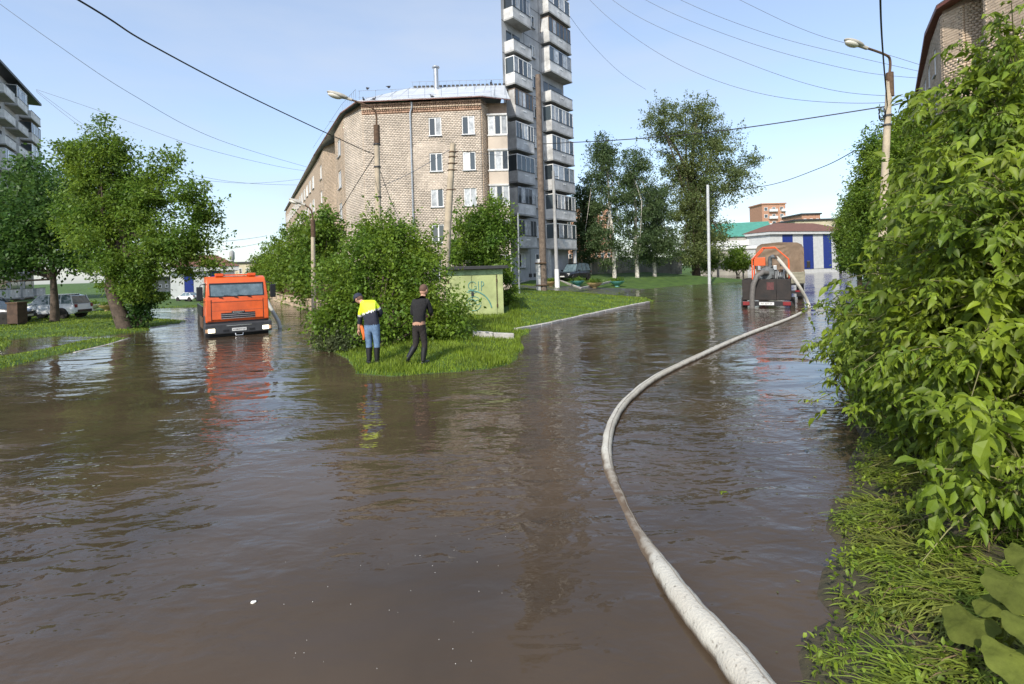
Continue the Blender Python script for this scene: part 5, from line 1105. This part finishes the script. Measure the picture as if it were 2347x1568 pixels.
for s in (-1, 1):
    wheel(Q, (s * 1.0, 1.0, .12), .5, .3); wheel(Q, (s * 1.0, 2.1, .12), .5, .3); wheel(Q, (s * 1.0, 5.0, .12), .5, .3)
    MB().box(*ybox(*sorted((s * .75, s * 1.05)), -.05, -.02, .42, .52)).build('tail_lamp', m_red, Q); MB().box(*ybox(*sorted((s * .8, s * 1.18)), .5, .54, .1, .8)).build('mud_flap', m_rubber, Q)
    MB().box(*ybox(*sorted((s * 1.42, s * 1.62)), 5.0, 5.08, 1.7, 2.15)).build('mirror', m_black, Q, bevel=.02); MB().tube([(s * 1.1, 5.1, 1.75), (s * 1.5, 5.05, 1.75)], .02, 5).build('mirror_arm', m_black, Q)
MB().box(*ybox(-1.15, 1.15, 4.0, 5.7, .7, 2.75)).build('cab', m_orange, Q, bevel=.12, seg=3); MB().box(*ybox(-.5, .45, 3.8, 4.3, 3.15, 3.34)).build('beacon_bar', m_oran2, Q, bevel=.03)
# --- the long delivery hose
px = [(1855, 706), (1830, 722), (1790, 740), (1700, 775), (1600, 821), (1500, 872), (1440, 920), (1405, 972), (1391, 1022), (1400, 1085), (1432, 1160), (1480, 1245), (1535, 1340), (1610, 1440), (1700, 1552), (1800, 1680), (1900, 1800)]
hz = [.02, .02, .025, .03, .03, .03, .03, .03, .02, -.02, -.047, -.03, .02, .035, .035, .035, .035]
H0 = [at(u, v, 0) for u, v in px]; H1 = [Vector((p.x, p.y, z)) for p, z in zip(H0, hz)]
e_ = H1[-1]; H1 += [e_ + Vector((.5, -.8, 0)), e_ + Vector((.9, -2.4, 0)), e_ + Vector((1.0, -6, 0))]
Tm = Matrix.Translation((tp_.x, tp_.y, 0)) @ Matrix.Rotation(ta, 4, 'Z')
st = [Tm @ Vector((.46, .4, 2.34)), Tm @ Vector((.72, .2, 2.0)), Tm @ Vector((1.3, -.1, 1.1))]
pts = st + H1; s = []
for i in range(len(pts) - 1):
    p0, p1, p2, p3 = pts[max(0, i - 1)], pts[i], pts[i + 1], pts[min(len(pts) - 1, i + 2)]
    for k in range(10):
        x = k / 10; s.append(.5 * ((2 * p1) + (-p0 + p2) * x + (2 * p0 - 5 * p1 + 4 * p2 - p3) * x * x + (-p0 + 3 * p1 - 3 * p2 + p3) * x ** 3))
rr = [float(np.interp(i / (len(s) - 30), [0, .16, .5, .72, .9, 1], [.085, .066, .060, .062, .092, .1])) + .002 * math.sin(i * .9) + .0015 * math.sin(i * 2.7) for i in range(len(s))]
m_hose2 = M('long_canvas_hose', (.52, .51, .45), .85, ns=2.2, col2=(.42, .39, .33), bump=60, bs=.3)
n = m_hose2.node_tree.nodes; l = m_hose2.node_tree.links; bs2 = n['Principled BSDF']; src = bs2.inputs['Base Color'].links[0].from_socket
ge = n.new('ShaderNodeNewGeometry'); sz = n.new('ShaderNodeSeparateXYZ'); l.new(ge.outputs['Position'], sz.inputs[0]); nq = n.new('ShaderNodeTexNoise'); nq.inputs['Scale'].default_value = 7; nq.inputs['Detail'].default_value = 8; l.new(ge.outputs['Position'], nq.inputs['Vector'])
ad = n.new('ShaderNodeMath'); ad.operation = 'MULTIPLY_ADD'; ad.inputs[1].default_value = -.09; l.new(nq.outputs['Fac'], ad.inputs[0]); l.new(sz.outputs[2], ad.inputs[2])
mq = n.new('ShaderNodeMapRange'); mq.inputs[1].default_value = -.03; mq.inputs[2].default_value = .012; l.new(ad.outputs[0], mq.inputs[0])
mk = n.new('ShaderNodeMixRGB'); mk.inputs[1].default_value = (.12, .085, .055, 1); l.new(mq.outputs[0], mk.inputs[0]); l.new(src, mk.inputs[2])
nw = n.new('ShaderNodeTexNoise'); nw.inputs['Scale'].default_value = 28; nw.inputs['Detail'].default_value = 6; l.new(ge.outputs['Position'], nw.inputs['Vector']); rw = n.new('ShaderNodeMapRange'); rw.inputs[1].default_value = .60; rw.inputs[2].default_value = .72; l.new(nw.outputs['Fac'], rw.inputs[0])
mw = n.new('ShaderNodeMixRGB'); mw.inputs[2].default_value = (.13, .11, .085, 1); l.new(rw.outputs[0], mw.inputs[0]); l.new(mk.outputs[0], mw.inputs[1]); l.new(mw.outputs[0], bs2.inputs['Base Color'])
for i in range(34, len(s)): s[i] = s[i] + Vector((.006 * math.sin(i * .31) + .002 * math.sin(i * 1.1), .003 * math.sin(i * .5), 0))
ho = MB().tube(s, rr, 20).build('delivery_hose', m_hose2, None, True, off=s[0]); tag(ho, 'long pale canvas hose curving across the brown water from the pump', 'hose')
# wrinkled seam line printed along the hose
sm = MB().tube([q + Vector((.02, 0, r_ * .985)) for q, r_ in zip(s[60:], rr[60:])], .0035, 4); tag(sm.build('hose_seam', M('hose_seam', (.22, .20, .17), .9), ho), None)
for c_ in ho.children: c_.location = -Vector(s[0])

# ------------------------------------------------------------------ parked cars
def car(name, label, loc, rz, L_, W_, Hh, paint, sc=1, seed=0, boxy=True):
    C = thing(name, loc, label, 'car', rz=rz, scale=sc)
    xs = [0, .02, .08, .2, .30, .42, .6, .78, .92, .98, 1]; zt_ = [.60, .74, .86, .93, .98, 1.0, 1.0, 1.02, 1.03, .98, .62] if boxy else [.5, .62, .74, .82, .88, .90, .90, .92, .94, .88, .52]
    zb_ = [.42, .34, .3, .28, .28, .28, .28, .28, .3, .36, .44]; wf_ = [.72, .86, .95, .99, 1, 1, 1, 1, .98, .92, .8]
    b2 = MB(); n_ = 8
    for x, zt, zb, wf in zip(xs, zt_, zb_, wf_):
        w = W_ / 2 * wf; X = (x - .5) * L_
        b2.v += [(X, -w * .9, zb), (X, -w, zb + (zt - zb) * .35), (X, -w * .985, zb + (zt - zb) * .75), (X, -w * .86, zt), (X, w * .86, zt), (X, w * .985, zb + (zt - zb) * .75), (X, w, zb + (zt - zb) * .35), (X, w * .9, zb)]
    for i in range(len(xs) - 1):
        for k in range(n_): a = i * n_ + k; c = i * n_ + (k + 1) % n_; b2.f.append((a, c, c + n_, a + n_))
    b2.f.append(tuple(range(n_))); b2.f.append(tuple((len(xs) - 1) * n_ + k for k in range(n_ - 1, -1, -1)))
    body = b2.build('body', paint, C, True)
    g0 = 1.0 if boxy else .9
    P_ = [(.29, g0 - .06), (.42, Hh - .07), (.50, Hh), (.80, Hh - .01), (.90, Hh - .1), (.965, g0)] if boxy else [(.28, g0 - .05), (.42, Hh - .06), (.5, Hh), (.66, Hh - .02), (.75, Hh - .1), (.89, g0)]
    def gh(name, pts, wb, wt, mat, par):
        q = MB(); m_ = len(pts); f = lambda z: wb + (wt - wb) * (z - g0 + .06) / (Hh - g0 + .06)
        q.add([((x - .5) * L_, -f(z), z) for x, z in pts] + [((x - .5) * L_, f(z), z) for x, z in pts], [tuple(range(m_)), tuple(range(2 * m_ - 1, m_ - 1, -1))] + [(i, m_ + i, m_ + (i + 1) % m_, (i + 1) % m_) for i in range(m_)]); return q.build(name, mat, par, True)
    gh('windows', P_, W_ * .43, W_ * .36, m_wind, C)
    ro_ = MB(); ro_.slab([((x - .5) * L_, y, Hh - .015) for x, y in ((P_[1][0] - .005, -W_ * .355), (P_[3][0] + .02, -W_ * .355), (P_[3][0] + .02, W_ * .355), (P_[1][0] - .005, W_ * .355))], (0, 0, .05)); ro_.build('roof', paint, C, bevel=.02)
    for s in (-1, 1):
        for (xa, xb) in (((P_[0][0]), (P_[1][0])), (.585, .575), (.765, .76), (P_[-1][0] - .01, P_[-2][0] + .005)):
            MB().tube([((xa - .5) * L_, s * W_ * .428, g0 - .03), ((xb - .5) * L_, s * W_ * .362, Hh - .03)], .03, 5).build('pillar', paint, C)
        for xw in (.19, .80):
            ar = MB(); ar.lathe(((xw - .5) * L_, s * (W_ / 2 - .12), .36), [(.40, -.135), (.40, .135)], 24, Matrix.Rotation(R(90), 3, 'X')); ar.build('wheel_arch', m_black, C)
            tw_ = wheel(C, ((xw - .5) * L_, s * (W_ / 2 - .09), .34), .34, .22); tw_.rotation_euler = (0, 0, R(90))
        MB().box(((.02 - .5) * L_ + .06, s * W_ * .33, .70), (.14, .3, .14)).build('headlight', m_plate, C, bevel=.03); MB().box(((.985 - .5) * L_, s * W_ * .38, .86), (.1, .2, .24)).build('tail_light', m_red, C, bevel=.02)
        MB().box(((.34 - .5) * L_, s * (W_ / 2 + .08), g0 + .06), (.14, .18, .14)).build('mirror', paint, C, bevel=.03)
        MB().box((0, s * (W_ / 2 - .02), .31), (L_ * .5, .08, .1)).build('sill', m_black, C)
        for xd in (.42, .6, .76): MB().box(((xd - .5) * L_, s * (W_ / 2 - .012), .65), (.012, .03, .55)).build('door_gap', m_black, C)
    MB().box(((-.5) * L_ - .0, 0, .45), (.12, W_ * .72, .2)).build('bumper', m_black, C, bevel=.03); MB().box(((-.5) * L_ - .03, 0, .66), (.06, W_ * .4, .12)).build('grille', m_black, C); MB().box((-.5 * L_ - .065, 0, .48), (.02, .5, .11)).build('number_plate', m_plate, C)
    MB().box((.5 * L_ - .03, 0, .5), (.1, W_ * .7, .18)).build('bumper', m_black, C, bevel=.03)
    return C
m_silver = M('silver_paint', (.80, .82, .85), .3, coat=.5); m_navy = M('dark_paint', (.018, .02, .026), .25, coat=.6); m_blackp = M('black_paint', (.012, .013, .016), .22, coat=.7)
c0 = atY(121, 725, 28); car('parked_car', 'silver off road car parked behind the maple trunk', (c0.x, c0.y, gz(c0.x, c0.y)), R(2), 4.45, 1.8, 1.66, m_silver, .77)
c0 = atY(2, 735, 25.2); car('parked_car', 'dark blue car parked in front of the silver one', (c0.x - .6, c0.y, gz(c0.x, c0.y)), R(192), 4.4, 1.8, 1.62, m_navy, .78)
c0 = atY(432, 696, 47.5); car('parked_car', 'small silver saloon parked before the low shop', (c0.x, c0.y, gz(c0.x, c0.y)), R(-20), 4.3, 1.7, 1.42, m_silver, .56, boxy=False)
c0 = atY(1316, 628, 52); car('parked_car', 'black off road car parked by the panel tower', (c0.x, c0.y, gz(c0.x, c0.y)), R(52), 4.5, 1.85, 1.75, m_blackp, .98)
c0 = atY(1938, 612, 90); car('parked_car', 'white car parked at the far end of the flooded street', (c0.x, c0.y, gz(c0.x, c0.y)), R(60), 4.3, 1.75, 1.45, m_whp, 1, boxy=False)
# rusty bin between the cars
c0 = atY(40, 735, 24.2); c0.z = gz(c0.x, c0.y); Bn = thing('rusty_bin', c0, 'rusty brown bin standing between the two cars', 'bin')
MB().box((0, 0, .55), (.5, .5, .95)).build('body', M('brown_rust', (.075, .045, .03), .85, ns=5, na=.4), Bn, bevel=.02); MB().box((0, 0, 1.05), (.56, .56, .06)).build('rim', m_rust, Bn)
for s in (-1, 1): MB().box((s * .2, 0, .04), (.06, .4, .1)).build('foot', m_dark, Bn)
# bowl planters
def planter(u, v, Y, r, col, label):
    p = atY(u, v, Y); p.z = gz(p.x, p.y); root = thing('bowl_planter', p, label, 'planter', 'bowl planters on the lawns')
    MB().lathe((0, 0, 0), [(r * .35, 0), (r * .3, r * .18), (r * .62, r * .32), (r * .95, r * .62), (r, r * .72), (r * .9, r * .72)], 20).build('bowl', col, root, True)
    MB().lathe((0, 0, r * .66), [(r * .9, 0), (r * .3, r * .08)], 16).build('soil', m_rust, root)
    r_ = np.random.default_rng(int(u)); n_ = 260; ps = r_.normal(size=(n_, 3)) * np.array([r * .42, r * .42, r * .12]) + np.array([0, 0, r * .85]); V, F = leafmesh(ps, nrm(r_.normal(size=(n_, 3)) + np.array([0, 0, .6])), nrm(r_.normal(size=(n_, 3))), np.full(n_, r * .3), np.full(n_, r * .12)); npmesh('flowers', V, F, m_mapley, root)
m_turq = M('turquoise_paint', (.12, .36, .35), .5, ns=5, na=.2); m_yel = M('yellow_paint', (.48, .36, .16), .55, ns=5, na=.25)
planter(1323, 636, 46, .68, m_turq, 'turquoise bowl planter before the black car'); planter(1362, 640, 45, .7, m_yel, 'yellowish bowl planter between the two turquoise ones'); planter(1414, 636, 48, .7, m_turq, 'turquoise bowl planter under the tall birch'); planter(1262, 640, 43, .6, m_yel, 'cream bowl planter behind the wooden pole')
planter(211, 714, 37, .62, m_white, 'white bowl planter behind the silver car'); planter(247, 714, 37, .55, m_yel, 'ochre bowl planter beside the leaning maple')
# low pale curbs and asphalt on the terrace
rd = MB()
ra = [onland(1176, 668), onland(1300, 670), onland(1470, 678)]; rc = [onland(1176, 657), onland(1320, 658), onland(1490, 661)]
def strip(A_, B_, name, mat, lab, dz=.03, n1=24, n2=5):
    V, F = [], []
    for i in range(n1 + 1):
        t = i / n1 * (len(A_) - 1); k = min(int(t), len(A_) - 2); a = A_[k].lerp(A_[k + 1], t - k); b = B_[k].lerp(B_[k + 1], t - k)
        for j in range(n2 + 1): p = a.lerp(b, j / n2); V.append((p.x, p.y, hgt(p.x, p.y) + dz))
    for i in range(n1):
        for j in range(n2): q = i * (n2 + 1) + j; F.append((q, q + 1, q + n2 + 2, q + n2 + 1))
    o = MB().add(V, F).build(name, mat, None, True); tag(o, lab, kind='structure'); return o
strip(ra, rc, 'road', m_asph, 'wet asphalt drive before the panel tower')
kerbs('kerb', [onland(1178, 654, .05), onland(1250, 655, .05), onland(1330, 656, .05), onland(1420, 657, .05)], 'pale kerb along the far side of the wet drive', seg=1.6, h=.2)

# ------------------------------------------------------------------ small things on the water
m_foam = M('foam', (.75, .73, .68), .6)
p = at(580, 1382); fb = MB(); fb.ell((0, 0, .004), (.016, .012, .01), 10, 6); fb.ell((.012, .004, .006), (.009, .008, .008), 8, 5); f_ = fb.build('foam_scrap', m_foam, None, True); f_.location = p; tag(f_, 'small white scrap floating on the brown water', 'scrap')
sp = np.array([at(u, v) for u, v in zip(rng.uniform(650, 1160, 34), rng.uniform(1220, 1560, 34))]); fm = MB()
for q in sp: fm.ell((q[0], q[1], .001), (rng.uniform(.001, .0026),) * 2 + (.002,), 6, 4)
tag(fm.build('foam_flecks', m_foam), 'tiny white flecks of foam scattered on the water', 'foam', kind='stuff')
p = at(1658, 1131); lf = MB(); V, F = leafmesh(np.array([[0, 0, .006], [.01, .0, .006], [-.01, .01, .006]]), np.array([[1, .2, .02], [-.6, .6, .05], [-.4, -.7, .02]]), np.array([[0, 0, 1.]] * 3), np.array([.06, .05, .04]), np.array([.03, .03, .02]), True)
lo_ = npmesh('floating_leaf', V, F, m_near); lo_.location = p; tag(lo_, 'single green leaf floating near the right bank', 'leaf')

# leaves and twig bits drifting along the right bank
fd_ = MB(); rq = random.Random(9)
for i in range(22):
    u, v = rq.uniform(1780, 1930), rq.uniform(760, 1500); p = at(u - 40 * (v > 1300), v); an_ = rq.uniform(0, 6.3); ln = rq.uniform(.006, .018); fd_.slab([p + Vector((math.cos(an_) * ln, math.sin(an_) * ln, .003)), p + Vector((-math.sin(an_) * ln * .35, math.cos(an_) * ln * .35, .003)), p + Vector((-math.cos(an_) * ln, -math.sin(an_) * ln, .003)), p + Vector((math.sin(an_) * ln * .35, -math.cos(an_) * ln * .35, .003))], (0, 0, .003))
tag(fd_.build('drifting_bits', M('drift_bits', (.10, .11, .04), .8, isl=.5)), 'leaf and twig bits drifting along the right bank', 'debris', kind='stuff')
# ------------------------------------------------------------------ the two men
m_skin = M('skin', (.50, .29, .20), .55, spec=.35); m_jeans = M('jeans', (.12, .20, .32), .85, ns=9, na=.3, bump=30, bs=.3); m_hivis = M('hi_vis_yellow', (.62, .80, .015), .6, ns=6, na=.1, bump=14, bs=.5); m_navyc = M('navy_cloth', (.016, .019, .034), .85, bump=14, bs=.5)
m_grey = M('reflective_strip', (.5, .5, .5), .4); m_blackc = M('black_cloth', (.012, .012, .013), .9, bump=14, bs=.5); m_trs = M('dark_trousers', (.022, .018, .017), .88, bump=14, bs=.5); m_boot = M('rubber_boot', (.014, .014, .016), .3); m_hair = M('brown_hair', (.11, .06, .04), .8); m_cap = M('navy_cap', (.02, .025, .045), .8); m_orgl = M('orange_glove', (.70, .16, .03), .7)
def person(label, loc, rz, J, bones, mats, rule, sc=1):
    root = thing('person', loc, label, 'person', rz=rz, scale=sc)
    names = list(J); me = bpy.data.meshes.new('body'); me.from_pydata([J[n][:3] for n in names], [(names.index(a), names.index(b)) for a, b in bones], [])
    ob = bpy.data.objects.new('body', me); COL.objects.link(ob)
    for (i, n) in enumerate(names): pass
    md = ob.modifiers.new('Skin', 'SKIN'); sv = me.skin_vertices[0].data
    for i, n in enumerate(names):
        r_ = J[n][3]; sv[i].radius = r_ if isinstance(r_, tuple) else (r_, r_); sv[i].use_root = (n == 'pelvis')
    md.use_smooth_shade = True; sd = ob.modifiers.new('Sub', 'SUBSURF'); sd.levels = 3; sd.render_levels = 3
    dg = bpy.context.evaluated_depsgraph_get(); m2 = bpy.data.meshes.new_from_object(ob.evaluated_get(dg)); ob.modifiers.clear(); ob.data = m2; m2.name = 'body'; m2.materials.clear()
    for m in mats: m2.materials.append(m)
    segs = [(a, b, Vector(J[a][:3]), Vector(J[b][:3])) for a, b in bones]
    for p in m2.polygons:
        c = p.center; best = None
        for a, b, A, B_ in segs:
            d = B_ - A; t = max(0, min(1, (c - A).dot(d) / d.length_squared)); q = (c - A - d * t).length - .5 * ((J[a][3] if not isinstance(J[a][3], tuple) else J[a][3][0]) * (1 - t) + t * (J[b][3] if not isinstance(J[b][3], tuple) else J[b][3][0]))
            if best is None or q < best[0]: best = (q, a, b, t)
        p.material_index = rule(best[1], best[2], best[3], c); p.use_smooth = True
    ob.parent = root; return root
def hand(root, w, d, side, mat, curl=.5):
    w = Vector(w); d = Vector(d).normalized(); s = Vector(side); s = (s - d * s.dot(d)).normalized(); n = d.cross(s); hb = MB()
    hb.tube([w - d * .01, w + d * .045, w + d * .085], [.026, .036, .032], 8); 
    for i, (o, l_) in enumerate(((-.027, .062), (-.009, .074), (.009, .07), (.026, .055))):
        a = w + d * .08 + s * o; b2 = a + (d * .8 + n * curl * .6).normalized() * l_ * .5; c = b2 + (d * .4 + n * curl * 1.2).normalized() * l_ * .5; hb.tube([a, b2, c], [.0095, .009, .007], 6)
    a = w + d * .03 - s * .03; hb.tube([a, a - s * .025 + d * .025, a - s * .03 + d * .055 + n * .015], [.011, .0105, .008], 6); hb.build('hand', mat, root, True)
def boots(root, knee, ankle, toe, mat, r=.062):
    k, a, t = Vector(knee), Vector(ankle), Vector(toe); top_ = a.lerp(k, .78); b2 = MB(); b2.tube([top_, top_.lerp(a, .5), a], [r * 1.18, r * 1.05, r * .86], 12); b2.build('boot', mat, root, True)
    f = (t - a); f.z = 0; f.normalize(); sd = f.cross(Vector((0, 0, 1))); m = Matrix((f, sd, Vector((0, 0, 1)))).transposed(); dn = (t.z - a.z)
    b3 = MB(); pt = math.atan2(t.z - (a.z - .05), (t - a).length) ; b3.ell(a + (t - a) * .5 + Vector((0, 0, -.012)), ((t - a).length * .5 + .065, .052, .05), 12, 8, m @ Matrix.Rotation(-math.asin(max(-1, min(1, (t.z - a.z + .05) / (t - a).length))), 3, 'Y')); b3.build('boot_foot', mat, root, True)
def headparts(root, c, face, hairmat, r=.1, cap=None):
    c = Vector(c); f = Vector(face).normalized(); up = Vector((0, 0, 1)); s = f.cross(up).normalized(); u = s.cross(f); m = Matrix((f, s, u)).transposed()
    hb = MB(); hb.ell(c + u * .012 - f * .004, (.102, .082, .122), 16, 12, m); h = hb.build('head', m_skin, root, True)
    MB().ell(c + f * .098 + u * -.005, (.016, .013, .022), 8, 6, m).build('nose', m_skin, h, True); MB().ell(c + f * .082 - u * .052, (.012, .024, .008), 8, 5, m).build('mouth', m_redt, h, True)
    for q in (-1, 1): MB().ell(c + s * q * .083 - f * .004 + u * .0, (.018, .009, .032), 8, 6, m).build('ear', m_skin, h, True); MB().ell(c + f * .086 + s * q * .032 + u * .022, (.008, .012, .007), 8, 5, m).build('eye', m_black, h, True)
    if cap:
        b2 = MB(); prof = [(.107, -.0), (.11, .02), (.1, .07), (.07, .11), (.02, .128)]; b2.lathe(c + u * .02, prof, 16, m); k = b2.build('cap', cap, h, True); b3 = MB(); b3.ell(c + f * .135 + u * .03, (.075, .075, .008), 12, 4, m); b3.build('cap_peak', cap, k, True); b4 = MB(); b4.ell(c - f * .02 + u * .0 , (.092, .086, .085), 14, 8, m); b4.build('hair', hairmat, h, True)
    else:
        b2 = MB(); b2.ell(c - f * .022 + u * .036, (.096, .088, .108), 16, 10, m); b2.build('hair', hairmat, h, True)
def mp(loc): return loc
pA = onland(855, 836)
JA = dict(pelvis=(-.0, 0, .86, (.165, .125)), waist=(-.0, .01, 1.02, (.165, .125)), chest=(-.07, .08, 1.22, (.19, .145)), neckb=(-.20, .16, 1.37, (.125, .10)), neck=(-.29, .2, 1.40, .055), head=(-.35, .23, 1.45, .055),
          shL=(-.29, .12, 1.24, .078), elL=(-.33, .16, .98, .058), wrL=(-.38, .22, .77, .038), shR=(.05, .1, 1.37, .082), elR=(.17, .17, 1.13, .06), wrR=(-.02, .3, .98, .04),
          hipL=(-.095, 0, .80, .1), knL=(-.085, .02, .47, .072), anL=(-.08, -.01, .1, .055), hipR=(.095, 0, .80, .1), knR=(.1, .01, .47, .072), anR=(.1, -.01, .1, .055))
BA = [('pelvis', 'waist'), ('waist', 'chest'), ('chest', 'neckb'), ('neckb', 'neck'), ('neck', 'head'), ('chest', 'shL'), ('shL', 'elL'), ('elL', 'wrL'), ('chest', 'shR'), ('shR', 'elR'), ('elR', 'wrR'), ('pelvis', 'hipL'), ('hipL', 'knL'), ('knL', 'anL'), ('pelvis', 'hipR'), ('hipR', 'knR'), ('knR', 'anR')]
def ruleA(a, b, t, c):
    if b in ('neck', 'head'): return 0
    if b in ('wrL', 'wrR'): return 0 if t > .35 else 3
    if b in ('elL', 'elR'): return 2 if t < .45 else (4 if t < .6 else 3)
    if 'hip' in b or 'kn' in b or 'an' in b: return 1
    k = c.z - .35 * c.x * -1 * .35; k = c.z + .30 * (-c.x - .05)
    if c.z < .9: return 1
    return 2 if k > 1.2 else (4 if k > 1.165 else 3)
PA = person('bending person in yellow and navy jacket, blue jeans, cap and boots', (pA.x, pA.y, pA.z), R(-4), JA, BA, [m_skin, m_jeans, m_hivis, m_navyc, m_grey], ruleA, 1.0)
headparts(PA, (-.375, .25, 1.47), (-.72, .40, -.58), m_hair, cap=m_cap); hand(PA, JA['wrL'][:3], (-.2, .15, -1), (0, 1, 0), m_skin); hand(PA, JA['wrR'][:3], (-1, .2, -.3), (0, 0, 1), m_skin)
for k, a, t in (((-.085, .02, .47), (-.08, -.01, .1), (-.16, .13, .045)), ((.1, .01, .47), (.1, -.01, .1), (.03, .14, .045))): boots(PA, k, a, t, m_boot)
ob_ = MB(); ob_.tube([(-.29, .18, .86), (-.25, .15, .76), (-.22, .14, .64), (-.24, .15, .55)], [.03, .045, .04, .02], 8); o_ = ob_.build('orange_bag', m_orgl, None, True); o_.location = PA.location; tag(o_, 'bright orange cloth held at the side of the bending person', 'cloth')
pB = onland(970, 838)
JB = dict(pelvis=(-.07, 0, .87, (.155, .12)), waist=(-.075, .0, 1.0, (.15, .11)), chest=(-.02, .02, 1.27, (.185, .13)), neckb=(.01, .03, 1.45, (.12, .085)), neck=(.03, .04, 1.53, .055), head=(.04, .06, 1.6, .055),
          shL=(-.17, .01, 1.40, .075), elL=(-.24, .06, 1.13, .056), wrL=(-.08, .25, 1.06, .036), shR=(.13, .04, 1.40, .075), elR=(.17, .12, 1.15, .056), wrR=(.1, .3, 1.08, .036),
          hipL=(-.14, 0, .8, .095), knL=(-.15, .0, .47, .07), anL=(-.30, -.1, .19, .052), hipR=(.0, .01, .8, .095), knR=(.03, .06, .47, .07), anR=(.0, .0, .1, .052))
def ruleB(a, b, t, c):
    if b in ('neck', 'head'): return 0 if c.z > 1.5 else 2
    if b in ('wrL', 'wrR'): return 0 if t > .75 else 2
    if 'el' in b or 'sh' in b: return 2
    if 'hip' in b or 'kn' in b or 'an' in b: return 1
    if c.z < .90: return 1
    if c.z < .965: return 0
    return 2
PB = person('walking person in black sweater, dark trousers and rubber boots', (pB.x, pB.y, pB.z), R(-10), JB, BA, [m_skin, m_trs, m_blackc], ruleB, 1.0)
headparts(PB, (.045, .065, 1.64), (.45, .85, -.25), m_hair); hand(PB, JB['wrL'][:3], (1, .5, 0), (0, 0, 1), m_skin); hand(PB, JB['wrR'][:3], (-.2, 1, 0), (0, 0, 1), m_skin)
for k, a, t in (((-.15, .0, .47), (-.30, -.1, .19), (-.33, .0, .05)), ((.03, .06, .47), (.0, .0, .1), (.06, .16, .045))): boots(PB, k, a, t, m_boot)
